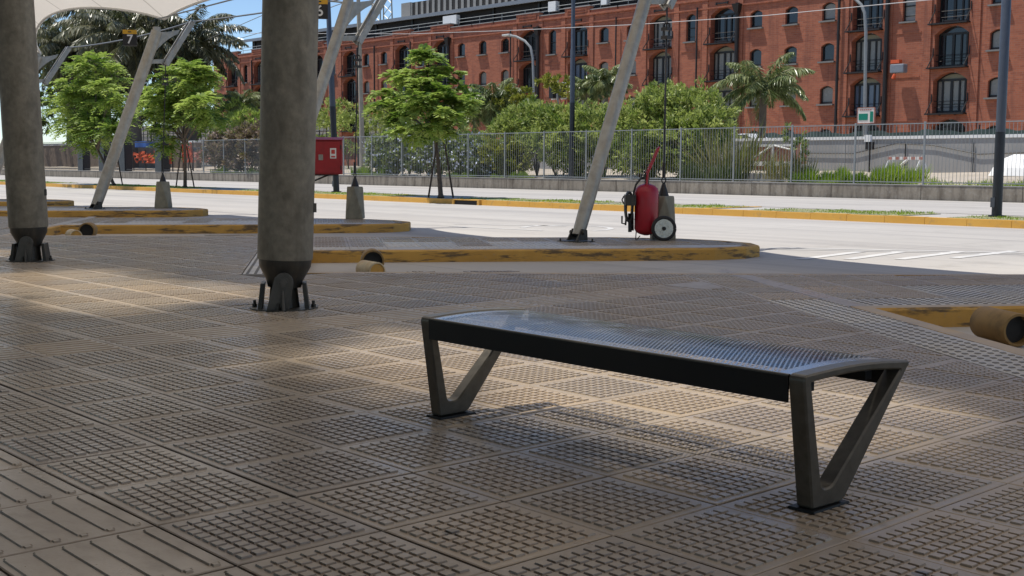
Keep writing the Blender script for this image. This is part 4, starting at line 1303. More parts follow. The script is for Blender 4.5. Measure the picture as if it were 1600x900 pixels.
mb = MB(); mb.box(L(-.25, -.01, .60), (.16, .26, .16), ex, ey); mb.tube([L(-.34, 0, .66), L(-.37, 0, .6), L(-.34, 0, .54)], .012, 6); mb.build('hose_bracket', M['bracket'], te, bevel=.01)
mb = MB(); mb.tube([L(-.155, -.06, .12), L(-.165, -.08, .0)], .008, 6); mb.tube([L(-.10, -.1, .07), L(-.155, -.09, .0)], .008, 6); mb.build('prop_stand', M['bracket'], te)
mb = MB(); mb.tube([L(0, 0, .30), L(0, 0, .315)], rr+.004, 32, False); mb.tube([L(0, 0, .55), L(0, 0, .565)], rr+.004, 32, False); mb.build('strap', M['red'], te)

# ================================================================== POLES AND LAMPS
def straight_pole(px, base, topy, r0, r1, mat, label, H=10., dark=None, lean=0.):
    b = np.array(base); t0 = thing('lamp_post', b, label, 'lamp post', 'dark straight lamp posts')
    ax = unit(np.array([lean*RT[0], lean*RT[1], 1.]))
    zs = dark or 0
    if dark:
        mb = MB(); mb.tube([b, b+ax*dark], [r0*1.04, r0], 12); mb.build('lower_shaft', M['pole_dark'], t0, smooth=True)
    mb = MB(); mb.tube([b+ax*zs, b+ax*(zs+(H-zs)*.34), b+ax*(zs+(H-zs)*.345), b+ax*H], [r0*.98, r0*.95, r0*.80, r1], 12)
    mb.build('shaft', M[mat], t0, smooth=True)
    mb = MB(); mb.tube([b, b+np.array([0, 0, .04])], r0*1.7, 14); mb.build('base_plate', M['pole_dark'], t0)
    mb = MB(); tp = b+ax*H; mb.tube([tp, tp+ax*.1, tp+ax*.45, tp+ax*.5], [r1*1.2, .28, .30, .05], 14); mb.build('lamp_head', M['lamp_glass'], t0, smooth=True)
    if dark and dark > 1.5:
        mb = MB(); mb.box(b+np.array([-.05, -r0*1.02, .33]), (.10, .03, .22)); mb.build('hatch', M['pole'], t0)
        mb = MB(); mb.tube([b+ax*(dark-.01), b+ax*(dark+.03)], r0*1.06, 12); mb.build('collar', M['pole'], t0)
straight_pole(1558, (-13.09, 26.55, 0.), 0, .108, .075, 'pole', 'thick blue grey lamp post with black lower half at the right edge', 10.5, 1.92)
straight_pole(541, (-40.8, 27.3, 0), 0, .12, .09, 'pole', 'dark lamp post rising behind the red cabinet', 12, 3.4, -.035)
q = gy(893, 285, 45.2)
straight_pole(895, (q[0], 45.2, .38), 0, .135, .10, 'pole', 'dark lamp post rising out of the big shrubs behind the railing', 12, 4.0)
straight_pole(65, (-73.0, 27.4, 0), 0, .15, .12, 'pole', 'dark lamp post close beside the leftmost column', 13, 3.0)
q = gy(567, 262, 46.5)
t0 = thing('utility_pole', (q[0], 46.5, .4), 'pale slender concrete pole right of the red cabinet, behind the railing', 'pole')
tp = gy(559, -30, 46.5)
mb = MB(); mb.tube([(q[0], 46.5, .4), tuple(tp)], [.17, .12], 12); mb.build('shaft', M['pole_pale'], t0, smooth=True)
mb = MB(); mb.box(np.array(tp)+np.array([0, 0, .2]), (1.2, .1, .1)); mb.build('crossarm', M['stake'], t0)
# curved street lamps
def curved_lamp(pts, Y, r_, label, head):
    P = [gy(x, y, Y) for x, y in pts]
    P[0][2] = .8
    t0 = thing('street_lamp', P[0], label, 'street lamp', 'curved arm street lamps by the warehouse')
    mb = MB(); mb.tube(P, r_, 8); mb.build('pole', M['galv_pale'], t0, smooth=True)
    mb = MB(); h = P[-1]; mb.box(h, (1.0, .45, .18)); mb.build('lamp_head', M['lamp_glass'], t0, bevel=.05)
    return t0, P
curved_lamp([(1352, 230), (1352, 120), (1353, 50), (1351, 20), (1346, 8), (1336, -2), (1326, -5)], 76, .115, 'grey curved street lamp above the green sign board', 1)
curved_lamp([(835, 240), (834, 140), (832.5, 90), (829, 74), (820, 64), (806, 57), (792, 55)], 78, .12, 'grey curved street lamp in front of the warehouse, left of the leaning mast', 1)
# sign board by the lamp
a = gy(1341, 169, 75.5); b = gy(1366, 192, 75.5)
t0 = thing('sign_board', ((a[0]+b[0])/2, 75.5, .8), 'white notice board with green panels on a post in front of the warehouse', 'sign')
cx, cz = (a[0]+b[0])/2, (a[2]+b[2])/2; wd, hh = b[0]-a[0], a[2]-b[2]
mb = MB(); mb.bx(cx-wd/2, cx+wd/2, 75.45, 75.55, cz-hh/2, cz+hh/2); mb.build('board', M['cream_sign'], t0)
mb = MB(); mb.bx(cx-wd*.42, cx+wd*.12, 75.43, 75.448, cz-hh*.30, cz+hh*.12); mb.bx(cx+wd*.26, cx+wd*.44, 75.43, 75.448, cz-hh*.42, cz+hh*.25); mb.build('panel', M['green_sign'], t0)
mb = MB()
for (x0_, x1_, z0_, z1_) in ((-.5, .5, .5, .53), (-.5, .5, -.53, -.5), (-.53, -.5, -.5, .5), (.5, .53, -.5, .5)): mb.bx(cx+wd*x0_, cx+wd*x1_, 75.42, 75.56, cz+hh*z0_, cz+hh*z1_)
for k in range(6): mb.bx(cx-wd*.36+k*wd*.12, cx-wd*.36+k*wd*.12+wd*.08, 75.43, 75.448, cz+hh*.34, cz+hh*.41)
mb.build('border', M['terracotta'], t0)
mb = MB(); mb.bx(cx-.07, cx+.07, 75.56, 75.68, .8, cz+hh/2); mb.build('post', M['galv_pale'], t0)
# traffic light
q = gy(872, 142, 70)
t0 = thing('traffic_light', (q[0], 70, .8), 'small traffic light on a grey post above the big shrubs', 'traffic light')
mb = MB(); mb.tube([(q[0], 70, .8), (q[0], 70, q[2]+1)], .08, 8); mb.build('post', M['galv_pale'], t0)
for e in (-.55, .55):
    mb = MB(); mb.bx(q[0]+e-.25, q[0]+e+.25, 69.7, 70.1, q[2]-.6, q[2]+.6)
    s_ = mb.build('signal_head', M['signblack'], t0, bevel=.04)
    mb = MB(); mb.bx(q[0]+e-.33, q[0]+e+.33, 70.101, 70.13, q[2]-.7, q[2]+.7); mb.build('backboard', M['white'], s_)
# lattice tower behind the roof
t0 = thing('lattice_mast', (-185, 150, 0), 'distant steel lattice tower behind the warehouse roof', 'tower')
tb = gy(597, 25, 150)
mb = MB(); cx = tb[0]
for e in (-1, 1):
    for g in (-1, 1): mb.tube([(cx+e*2.2, 150+g*2.2, 0), (cx+e*1.1, 150+g*1.1, 48)], .16, 5)
for k in range(24):
    z = k*2.; s0 = 2.2-1.1*z/48; s1 = 2.2-1.1*(z+2)/48
    for e in (-1, 1): mb.tube([(cx-s0*e, 150-s0, z), (cx+s1*e, 150-s1, z+2)], .09, 4); mb.tube([(cx-s0*e, 150+s0, z), (cx+s1*e, 150+s1, z+2)], .09, 4)
    mb.tube([(cx-s0, 150-s0, z), (cx+s0, 150-s0, z)], .08, 4)
mb.build('lattice', M['galv'], t0)

# drain inlet in the median kerb
q0 = gz(712, 321, -.08); q1 = gz(752, 322, -.08)
t0 = thing('drain_inlet', ((q0[0]+q1[0])/2, 25., -.1), 'concrete drain inlet with a dark slot in the yellow median kerb', 'drain inlet')
xa_, xb_ = -30.6, -29.25
mb = MB(); mb.bx(xa_, xb_, 24.93, 25.23, -.02, .012); mb.bx(xa_, xa_+.1, 24.93, 25.2, -.16, -.021); mb.bx(xb_-.1, xb_, 24.93, 25.2, -.16, -.021); mb.build('surround', M['kerb2'], t0)
mb = MB(); mb.bx(xa_+.101, xb_-.101, 24.97, 24.995, -.155, -.022); mb.build('slot', M['void'], t0)  # solid panel, the opening's shade is put into its near-black colour

# ================================================================== VEGETATION
def leaf_quads(B, D, N, ln, wd):
    """diamond leaves: base points, directions, normals"""
    D = D/np.linalg.norm(D, axis=1)[:, None]; Sd = np.cross(D, N); Sd /= (np.linalg.norm(Sd, axis=1)[:, None]+1e-9)
    ln = np.asarray(ln).reshape(-1, 1)*np.ones((len(B), 1)); wd = np.asarray(wd).reshape(-1, 1)*np.ones((len(B), 1))
    Nn = np.cross(Sd, D)
    mid = B+D*ln*.45
    V = np.stack([B, mid+Sd*wd*.5-Nn*wd*.08, B+D*ln-Nn*ln*.08, mid-Sd*wd*.5-Nn*wd*.08], 1).reshape(-1, 3)
    return V, np.arange(len(B)*4).reshape(-1, 4)
def rnd_unit(n_):
    v = rng.normal(size=(n_, 3)); return v/np.linalg.norm(v, axis=1)[:, None]
def fronds_tree(tips, dirs, nf, flen, npair, lw_, ll_, clump):
    Bs, Ds, Ns, Ls, Rs = [], [], [], [], []
    for tp_, d0, cr in zip(tips, dirs, clump):
        for k in range(nf):
            an = rng.uniform(0, 2*math.pi); el = rng.uniform(-.35, .65)
            d = np.array([math.cos(an)*math.cos(el), math.sin(an)*math.cos(el), math.sin(el)])+d0*.7
            d /= np.linalg.norm(d); L_ = flen*rng.uniform(.65, 1.15)
            side = np.cross(d, [0, 0, 1.]); side /= np.linalg.norm(side)+1e-9; up = np.cross(side, d)
            s_ = np.linspace(.12, 1, npair)
            P = tp_+d*(s_*L_)[:, None]-np.array([0, 0, 1.])*((s_**2)*L_*.38)[:, None]
            for e in (-1, 1):
                dd = side*e*1.0+d*.55-np.array([0, 0, 1.])*.22+rng.normal(0, .12, (npair, 3))
                Bs.append(P); Ds.append(dd); Ns.append(np.tile(up, (npair, 1))+rng.normal(0, .25, (npair, 3)))
                Ls.append(ll_*(1-.45*np.abs(s_-.45))*rng.uniform(.8, 1.2, npair)); Rs.append(np.clip(cr+rng.normal(0, .16, npair), 0, 1))
    B, D, N, Lg, Rr = map(np.concatenate, (Bs, Ds, Ns, Ls, Rs))
    V, F = leaf_quads(B, D, N, Lg, Lg*lw_)
    return V, F, Rr

def feathery_tree(base, trunk_top, blobs, ntips, label, flen=.50, shrink=.66, cat='tree', stakes=True, seed_lean=(0, 0)):
    b = np.array(base); t0 = thing('feathery_tree', b, label, cat, 'young staked trees on the median')
    tt = np.array(trunk_top)
    blobs = [(c_, np.array(r_)*shrink) for c_, r_ in blobs]
    mb = MB(); mid = (b+tt)/2+np.array([.05, 0, 0])
    mb.tube([b, b+(mid-b)*.1, mid, tt], [.13, .085, .07, .055], 9)
    tips = []; dirs = []; cl = []
    tot = sum(r_[0]*r_[1]*r_[2] for c_, r_ in blobs)
    for c_, r_ in blobs:
        c_ = np.array(c_); r_ = np.array(r_); k = max(4, int(ntips*r_.prod()/tot))
        v = rnd_unit(k); rad = rng.uniform(.35, 1.25, k)**.5
        # layered pads of foliage
        p = c_+v*r_*rad[:, None]
        tips.append(p); dd = v*np.array([1, 1, .45]); dirs.append(dd)
        cl.append(np.clip(rng.normal(.5, .33, k), 0, 1))
        mb.tube([tt-(tt-b)*rng.uniform(0, .18), (tt+c_)/2+np.array([0, 0, .1]), c_], [.045, .03, .02], 6)
        for q in p[::3]: mb.tube([c_+(q-c_)*.05-np.array([0, 0, .1]), c_+(q-c_)*.55, q], [.018, .012, .006], 4, False)
    mb.build('trunk', M['trunk'], t0, smooth=True)
    V, F, Rr = fronds_tree(np.concatenate(tips), np.concatenate(dirs), 9, flen, 8, .44, .25, np.concatenate(cl))
    raw('crown', V, F, M['leaf_young'], Rr, t0)
    if stakes:
        for e in (-1, 1):
            for g in (0,):
                mb = MB(); q = b+RT*e*.42*1.0+np.array([0, 0, 0]); mb.tube([q, b+RT*e*.12+np.array([0, 0, 1.9])], [.035, .03], 6); mb.build('stake', M['stake'], t0)
    return t0
Y1 = 25.9
def at(x, y, dy=0.): return gy(x, y, Y1+dy)
b1 = gz(690, 309, 0)
feathery_tree((-32.2, 25.75, 0), at(678, 200), [
    (at(665, 98), (.95, .95, .52)), (at(640, 118, -.4), (.95, .9, .5)), (at(690, 130, .3), (1.0, 1., .6)), (at(625, 150, .5), (1.05, 1.0, .55)), (at(662, 148, -.8), (1.1, 1., .6)),
    (at(700, 165, -.4), (1.0, 1.0, .6)), (at(608, 172, 0), (.8, .8, .42)), (at(655, 185, .6), (1.3, 1.1, .55)), (at(715, 188, .3), (.75, .8, .4)), (at(680, 195, -.7), (1.0, .9, .45)), (at(640, 205, -.3), (.8, .8, .4)), (at(668, 82, .1), (.5, .5, .3)), (at(718, 152, .3), (.5, .6, .3))],
    100, 'young feathery staked tree standing alone on the median right of the red cabinet')
Y1 = 25.6
feathery_tree((-58.0, 25.7, 0), at(150, 228), [
    (at(150, 105), (1.5, 1.3, .75)), (at(120, 118, -.3), (1.3, 1.2, .65)), (at(175, 118, .3), (1.0, 1., .5)), (at(140, 145, .5), (2.0, 1.6, .8)), (at(175, 145, -.6), (1.2, 1.2, .6)), (at(110, 165, 0), (1.6, 1.4, .7)),
    (at(160, 175, .4), (1.9, 1.6, .75)), (at(120, 195, -.6), (1.6, 1.3, .7)), (at(165, 205, -.2), (1.6, 1.3, .6)), (at(97, 178, .4), (.9, .9, .5)), (at(140, 215, .2), (1.3, 1.1, .5))],
    150, 'young feathery green tree behind the mast of sign 7, leftmost of the median trees', .85)
Y1 = 26.0
feathery_tree((-51.7, 26.3, 0), at(288, 215), [
    (at(300, 112), (1.2, 1.1, .65)), (at(270, 125, -.3), (1.2, 1.1, .6)), (at(312, 135, .3), (1.2, 1., .55)), (at(285, 150, .5), (1.9, 1.5, .7)), (at(245, 150, -.4), (1.1, 1.1, .5)), (at(320, 165, -.5), (1.2, 1.2, .6)),
    (at(260, 175, .2), (1.5, 1.3, .6)), (at(300, 182, .4), (1.7, 1.4, .6)), (at(235, 170, .3), (.9, .9, .4)), (at(330, 182, .1), (.8, .8, .4)), (at(265, 205, -.1), (.8, .8, .6)), (at(262, 222, -.1), (.5, .5, .4))],
    130, 'young feathery green tree just left of the main column, on the median', .75)

# ---- palms
def palm(base, crown, nfr, flen, ll_, label, mat='palm', r_=.2, droop=.9, npair=46, group='palm trees beyond the railing', skirt=0, lw_=.075):
    b = np.array(base); c_ = np.array(crown)
    t0 = thing('palm_tree', b, label, 'palm tree', group)
    mb = MB(); mb.tube([b, b+(c_-b)*.5, c_-np.array([0, 0, .5]), c_], [r_*1.15, r_*.9, r_*.9, r_*1.25], 12); mb.build('trunk', M['trunk_grey'], t0, smooth=True)
    Bs, Ds, Ns, Ls, Rs = [], [], [], [], []
    st = MB()
    for k in range(nfr+skirt):
        an = 2*math.pi*(k*.618)+rng.normal(0, .15)
        el = (1.25-1.5*(k/nfr)) if k < nfr else rng.uniform(-1.2, -.3)
        h = np.array([math.cos(an), math.sin(an), 0]); Lf = flen*rng.uniform(.85, 1.12)*(1 if k < nfr else .7)
        s_ = np.linspace(0, 1, npair)
        # arching rachis
        ang = el-droop*1.5*s_**1.3
        step = Lf/(npair-1)
        r1 = np.concatenate([[0], np.cumsum(np.cos(ang[:-1]))*step]); z1 = np.concatenate([[0], np.cumsum(np.sin(ang[:-1]))*step])
        P = c_+h*r1[:, None]+np.array([0, 0, 1.])*z1[:, None]
        st.tube(list(P[::5]), np.linspace(.045, .012, len(P[::5])).tolist(), 4, False)
        tan = h*np.cos(ang)[:, None]+np.array([0, 0, 1.])*np.sin(ang)[:, None]
        side = np.array([-h[1], h[0], 0])
        sel = s_ > .1; nn = sel.sum(); cr = np.clip(rng.normal(.5, .2), 0, 1)
        for e in (-1, 1):
            for rep in range(2):
                dd = side*e*.8+tan[sel]*.5-np.array([0, 0, 1.])*rng.uniform(.35, 1.5, (nn, 1))+rng.normal(0, .18, (nn, 3))
                Bs.append(P[sel]); Ds.append(dd); Ns.append(np.tile([0, 0, 1.], (nn, 1))+side*e*.5+rng.normal(0, .3, (nn, 3)))
                Ls.append(ll_*np.sin(math.pi*np.clip(s_[sel]*.86+.12, 0, 1))**.6*rng.uniform(.75, 1.2, nn)); Rs.append(np.clip(cr+rng.normal(0, .22, nn), 0, 1))
    st.build('frond_stem', M['leaf_reed'], t0)
    B, D, N, Lg, Rr = map(np.concatenate, (Bs, Ds, Ns, Ls, Rs))
    V, F = leaf_quads(B, D, N, Lg, np.full(len(B), lw_))
    raw('crown', V, F, M[mat], Rr, t0)
    return t0
def palm_at(px, py, Y, nfr, flen, ll_, label, **k):
    c_ = gy(px, py, Y); return palm((c_[0], Y, .6), c_, nfr, flen, ll_, label, **k)
palm_at(1193, 138, 60, 21, 3.1, .85, 'single palm with arching fronds in front of the right half of the warehouse', r_=.24)
palm_at(772, 158, 60, 24, 2.7, .85, 'shaggy palm rising left of the big shrubs', r_=.2, skirt=8)
palm_at(742, 178, 66, 18, 2.6, .8, 'low drooping palm beside the shaggy one, right of the median tree', r_=.2)
palm_at(948, 128, 62, 18, 2.0, .75, 'small upright palm close left of the leaning mast beside the extinguisher', r_=.16)
palm_at(918, 138, 64, 16, 1.7, .7, 'small round palm between the dark lamp post and the upright palm', r_=.16)
palm_at(380, 160, 64, 20, 2.6, .8, 'light green palm left of the main column, in front of the warehouse end', r_=.2)
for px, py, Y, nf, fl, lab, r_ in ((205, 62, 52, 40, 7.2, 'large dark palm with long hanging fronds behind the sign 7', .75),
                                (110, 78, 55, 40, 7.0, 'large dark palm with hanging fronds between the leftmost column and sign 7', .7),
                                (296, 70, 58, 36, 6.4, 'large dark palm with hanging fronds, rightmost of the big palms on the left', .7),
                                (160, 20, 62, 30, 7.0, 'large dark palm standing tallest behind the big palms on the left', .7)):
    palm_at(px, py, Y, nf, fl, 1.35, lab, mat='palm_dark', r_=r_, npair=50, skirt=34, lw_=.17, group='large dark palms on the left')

# ---- shrubs
def leafy(name, blobs, n_, ln, wd, mat, label, cat, group=None, up=.5, extra=None, shell=.55):
    cs = np.array([c_ for c_, r_ in blobs]); base = cs.mean(0); base[2] = .4
    t0 = thing(name, base, label, cat, group)
    Bs, Ds, Ns, Rs = [], [], [], []
    tot = sum(np.prod(r_) for c_, r_ in blobs)
    mb = MB()
    for c_, r_ in blobs:
        c_ = np.array(c_); r_ = np.array(r_); k = max(30, int(n_*np.prod(r_)/tot))
        nt_ = max(6, k//30)                            # twig tufts
        v = rnd_unit(nt_); rad = rng.uniform(shell**3, 1.06, nt_)**(1/3.)*np.where(rng.random(nt_) < .16, rng.uniform(1.0, 1.32, nt_), 1.); tp_ = c_+v*r_*rad[:, None]
        tp_[:, 2] = np.maximum(tp_[:, 2], .42)
        cr = np.clip(rng.normal(.5, .25, nt_), 0, 1)
        idx = rng.integers(0, nt_, k)
        d = v[idx]*.6+rnd_unit(k)*.9+np.array([0, 0, up])
        Bs.append(tp_[idx]+rng.normal(0, .11, (k, 3))*min(1, r_.min())); Ds.append(d); Ns.append(rnd_unit(k)+np.array([0, 0, .8])); Rs.append(np.clip(cr[idx]+rng.normal(0, .15, k), 0, 1))
        for q in tp_[::14]: mb.tube([(c_[0], c_[1], .38), (c_*2+q)/3*np.array([1, 1, .8])+np.array([0, 0, .05]), q], [.03, .02, .006], 4, False)
    B, D, N, Rr = map(np.concatenate, (Bs, Ds, Ns, Rs))
    lg = ln*rng.uniform(.6, 1.25, len(B))
    V, F = leaf_quads(B, D, N, lg, lg*wd)
    raw('foliage', V, F, M[mat], Rr, t0)
    mb.build('stems', M['trunk'], t0)
    if extra:
        nfl, fm, fs = extra
        i = rng.integers(0, len(B), nfl); v = rnd_unit(nfl)+np.array([.2, -.5, .5])
        V, F = leaf_quads(B[i]+rnd_unit(nfl)*.08-np.array([0, .12, 0]), v, rnd_unit(nfl), np.full(nfl, fs), np.full(nfl, fs*.9))
        raw('flowers', V, F, M[fm], np.full(nfl, .5), t0, kind='stuff')
    return t0
def sh(px, py, Y): return gy(px, py, Y)
YS = 46.2
leafy('tall_shrub', [(sh(1080, 185, YS+1.2), (2.2, 1.7, 1.5)), (sh(1020, 200, YS+.6), (2.4, 1.7, 1.5)), (sh(1070, 225, YS), (2.6, 1.5, 1.3)), (sh(1000, 240, YS), (2.4, 1.4, 1.2)), (sh(1108, 205, YS+.5), (1.1, 1.2, 1.2)), (sh(1040, 165, YS+1), (1.8, 1.4, 1.0))],
      30000, .25, .36, 'leaf_shrub', 'big light green bushy shrub behind the railing, right of the leaning mast', 'shrub', 'big shrubs behind the railing')
leafy('tall_shrub', [(sh(840, 195, YS+1.), (3.0, 1.7, 1.2)), (sh(905, 200, YS+.8), (2.8, 1.7, 1.3)), (sh(800, 215, YS+.4), (2.2, 1.5, 1.0)), (sh(870, 225, YS), (2.8, 1.4, 1.0)), (sh(945, 215, YS+.5), (2.0, 1.5, 1.3)), (sh(840, 182, YS+1.5), (1.4, 1.2, .9)), (sh(905, 240, YS+.2), (2.3, 1.2, 1.2))],
      30000, .25, .36, 'leaf_shrub', 'big light green bushy shrub behind the railing, left of the leaning mast', 'shrub', 'big shrubs behind the railing')
YF = 45.0
for bl_, lab in (([(sh(610, 235, YF), (2.3, .9, 1.1)), (sh(640, 220, YF), (2.3, .9, 1.1)), (sh(620, 255, YF), (2.3, .8, .7))], 'white flowering shrub behind the railing, left of the median tree trunk'),
               ([(sh(690, 225, YF), (2.2, .9, 1.0)), (sh(670, 250, YF), (2.2, .9, .8)), (sh(715, 240, YF), (2.1, .9, 1.1))], 'white flowering shrub behind the railing, directly behind the median tree trunk'),
               ([(sh(742, 240, YF), (1.7, .9, 1.1)), (sh(760, 255, YF), (1.7, .9, .8))], 'white flowering shrub behind the railing, beside the yellow green one')):
    leafy('flowering_shrub', bl_, 12000, .24, .5, 'leaf_flower', lab, 'shrub', 'flowering shrubs behind the railing', extra=(1100, 'flower', .17))
leafy('yellow_shrub', [(sh(785, 240, YF), (1.5, .9, .9)), (sh(770, 250, YF+.2), (1.3, .8, .7)), (sh(800, 255, YF), (1.2, .8, .8))], 6000, .28, .34, 'leaf_yellow', 'yellow green shrub behind the railing at the left foot of the big shrub', 'shrub')
leafy('yellow_tree', [(gy(868, 128, 66), (1.6, 1.4, .6)), (gy(885, 138, 66), (1.2, 1.2, .7)), (gy(800, 165, 60), (1.6, 1.3, .9)), (gy(815, 150, 60), (1., 1., .6))], 3000, .34, .36, 'leaf_yellow', 'yellow green small tree top showing behind the traffic light', 'tree')
leafy('dry_shrub', [(gy(370, 228, YF+.3), (4.4, 1.4, 1.2)), (gy(395, 222, YF+.3), (3., 1.4, 1.3)), (gy(350, 240, YF), (3., 1.2, 1.0)), (gy(390, 250, YF), (4., 1.2, .9)), (gy(420, 225, YF+.3), (3.4, 1.4, 1.3))], 15000, .30, .42, 'leaf_pink', 'rounded pinkish brown shrub behind the railing, just left of the main column', 'shrub')
leafy('hedge_tree', [(gy(365, 180, 62), (3.4, 2, 1.4)), (gy(385, 190, 60), (3., 2, 1.2)), (gy(350, 190, 63), (2.4, 2, 1.1))], 6000, .34, .34, 'leaf_young', 'light green bushy tree behind the pinkish shrub', 'tree')
leafy('hedge_tree', [(gy(520, 180, 56), (2.2, 1.6, 1.2)), (gy(590, 185, 56), (2.6, 1.6, 1.1)), (gy(545, 210, 54), (1.5, 1.3, 1.5)), (gy(500, 200, 56), (1.6, 1.4, 1.)), (gy(620, 175, 57), (2., 1.6, 1.2))], 8000, .30, .34, 'leaf_shrub', 'light green bushy tree behind the red cabinet', 'tree')
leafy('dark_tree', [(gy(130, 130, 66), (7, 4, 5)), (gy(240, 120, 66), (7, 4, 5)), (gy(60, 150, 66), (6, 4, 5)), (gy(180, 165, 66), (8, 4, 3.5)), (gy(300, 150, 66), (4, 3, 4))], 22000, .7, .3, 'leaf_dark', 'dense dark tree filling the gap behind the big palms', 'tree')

def blades(name, x0, x1, y0, y1, n_, h, mat, lean=.5, wd=.02, z=None, parent=None, centre=None, **tags):
    B = np.c_[rng.uniform(x0, x1, n_), rng.uniform(y0, y1, n_), np.zeros(n_)]
    B[:, 2] = gh(B[:, 0], B[:, 1])-.02 if z is None else z
    D = np.c_[rng.normal(0, lean, n_), rng.normal(0, lean, n_), np.ones(n_)]
    if centre is not None: D[:, :2] += (B[:, :2]-np.array(centre))*.5
    N = rnd_unit(n_)*np.array([1, 1, .1])
    lg = h*rng.uniform(.5, 1.2, n_)*(1 if parent is not None else np.clip(.62+.30*np.sin(B[:, 0]*1.15+.6)+.22*np.sin(B[:, 0]*3.1+B[:, 1]*2.3)+.15*np.sin(B[:, 0]*7.7+B[:, 1]*5.), .22, 1.3))
    patch = .5+.5*np.sin(B[:, 0]*2.1+np.sin(B[:, 1]*3))
    V, F = leaf_quads(B, D, N, lg, np.full(n_, wd))
    return raw(name, V, F, M[mat], np.clip(patch*.5+rng.normal(.25, .2, n_), 0, 1), parent, **tags)
# clumps with a place of their own
t0 = thing('reed_clump', gy(1140, 285, 44.7), 'tall straw coloured reed clump at the right end of the big shrubs', 'reeds')
q = gy(1140, 285, 44.7); blades('blades', q[0]-.9, q[0]+.9, 44.4, 45.2, 200, 2.9, 'leaf_reed', .16, .055, parent=t0, centre=(q[0], 44.8))
t0 = thing('sedge_clump', gy(1115, 285, 44.3), 'grey green upright sedge against the railing, below the reeds', 'reeds')
q = gy(1112, 285, 44.3); blades('blades', q[0]-1.9, q[0]+1.7, 44.0, 44.7, 800, .95, 'leaf_sedge', .16, .035, parent=t0)
t0 = thing('weed_clump', gy(1235, 285, 44.5), 'tall dry weeds behind the railing beside the red and white boards', 'weeds')
q = gy(1228, 285, 44.5); blades('blades', q[0]-1.4, q[0]+1.0, 44.1, 45.4, 380, 1.5, 'leaf_reed', .22, .035, parent=t0)
leafy('weed_shrub', [(gy(1243, 212, 44.8), (.55, .5, .5)), (gy(1248, 235, 44.8), (.4, .4, .8))], 700, .16, .4, 'leaf_flower', 'thin grey green weed bush poking above the railing behind the grass', 'weeds')
a, b = gy(1252, 285, 45), gy(1408, 287, 45)
blades('tall_grass', a[0], b[0], 44.0, 47.0, 11000, .80, 'leaf_grass', .28, .035, kind='stuff')
a2, b2 = gy(1408, 287, 45), gy(1640, 290, 45)
blades('sparse_grass', a2[0], b2[0]+2, 43.95, 46.0, 1500, .42, 'leaf_grass', .4, .025, kind='stuff')
a, b = gy(566, 280, 44.2), gy(592, 280, 44.2)
blades('wall_grass', a[0]-1, b[0]+.8, 43.95, 44.8, 1600, .95, 'leaf_grass', .25, .035, kind='stuff')
a, b = gy(700, 280, 44.1), gy(830, 280, 44.1)
blades('verge_grass', a[0], b[0], 43.92, 44.3, 2600, .42, 'leaf_grass', .3, .03, kind='stuff')
a, b = gy(330, 268, 44.1), gy(400, 268, 44.1)
blades('kerb_grass', a[0], b[0], 43.95, 44.5, 1500, .5, 'leaf_grass', .3, .03, kind='stuff')
Bn = []
for x0_, x1_ in GR:
    blades('median_grass', x0_, x1_, 25.3, 27.1, int(330*(x1_-x0_)), .08, 'leaf_grass', .5, .018, z=.0, kind='stuff')

# ================================================================== SITE CLUTTER BEHIND THE RAILING
def board_barrier(px0, px1, py0, py1, Y, label, cat='barrier'):
    a = gy(px0, py0, Y); b = gy(px1, py1, Y)
    x0_, x1_ = sorted((a[0], b[0])); z0_, z1_ = sorted((a[2], b[2]))
    t0 = thing('site_barrier', ((x0_+x1_)/2, Y, z0_), label, cat, 'site barriers behind the railing')
    mb = MB(); mb.bx(x0_, x1_, Y-.03, Y, z1_-.14, z1_)
    mb.tube([(x0_+.5, Y-.02, z0_+.15), (x0_+1.0, Y-.02, z1_-.15)], .06, 6)
    mb.build('rail', M['whitelabel'], t0)
    mb = MB(); n_ = 9
    for k in range(0, n_, 2):
        xx = x0_+(x1_-x0_)*k/n_; mb.bx(xx, xx+(x1_-x0_)/n_, Y-.034, Y-.031, z1_-.137, z1_-.003)
    mb.build('stripe', M['terracotta'], t0)
    for e in (x0_+.1, x1_-.1):
        mb = MB(); mb.tube([(e-.25, Y-.1, z0_-.05), (e, Y+.03, z1_)], .04, 6); mb.tube([(e+.25, Y+.2, z0_-.05), (e, Y+.05, z1_)], .04, 6); mb.build('leg', M['white'], t0)
    return t0
board_barrier(1388, 1442, 245, 268, 52, 'red and white striped trestle on the sand in front of the ramp wall')
# faded red hoarding with white rails
a = gy(1158, 226, 49.5); b = gy(1238, 266, 49.5)
t0 = thing('site_hoarding', ((a[0]+b[0])/2, 49.5, .5), 'faded red and white site panels with slanting rails behind the weeds', 'barrier')
mb = MB(); mb.bx(a[0], b[0], 49.5, 49.56, b[2], a[2]-.12); mb.build('panel', M['terracotta'], t0)
mb = MB(); mb.bx(a[0]-.1, b[0]+.1, 49.4, 49.49, a[2]-.11, a[2]); mb.bx(a[0], b[0], 49.38, 49.49, b[2]+.2, b[2]+.42)
mb.tube([(a[0]+.3, 49.42, b[2]+.3), (a[0]+1.9, 49.42, a[2]-.1)], .05, 6); mb.tube([(a[0]+2.0, 49.42, a[2]-.05), (b[0]-.1, 49.42, b[2]+1.0)], .05, 6); mb.tube([(a[0]+2., 49.42, b[2]), (a[0]+2., 49.42, a[2])], .06, 6)
mb.build('rail', M['whitelabel'], t0)
a = gy(1243, 222, 46.2); b = gy(1260, 256, 46.2)
t0 = thing('traffic_drum', ((a[0]+b[0])/2, 46.2, .5), 'narrow faded red and white upright board at the left end of the tall grass', 'barrier')
mb = MB(); mb.bx(a[0], b[0], 46.2, 46.26, b[2], a[2]); mb.build('board', M['terracotta'], t0)
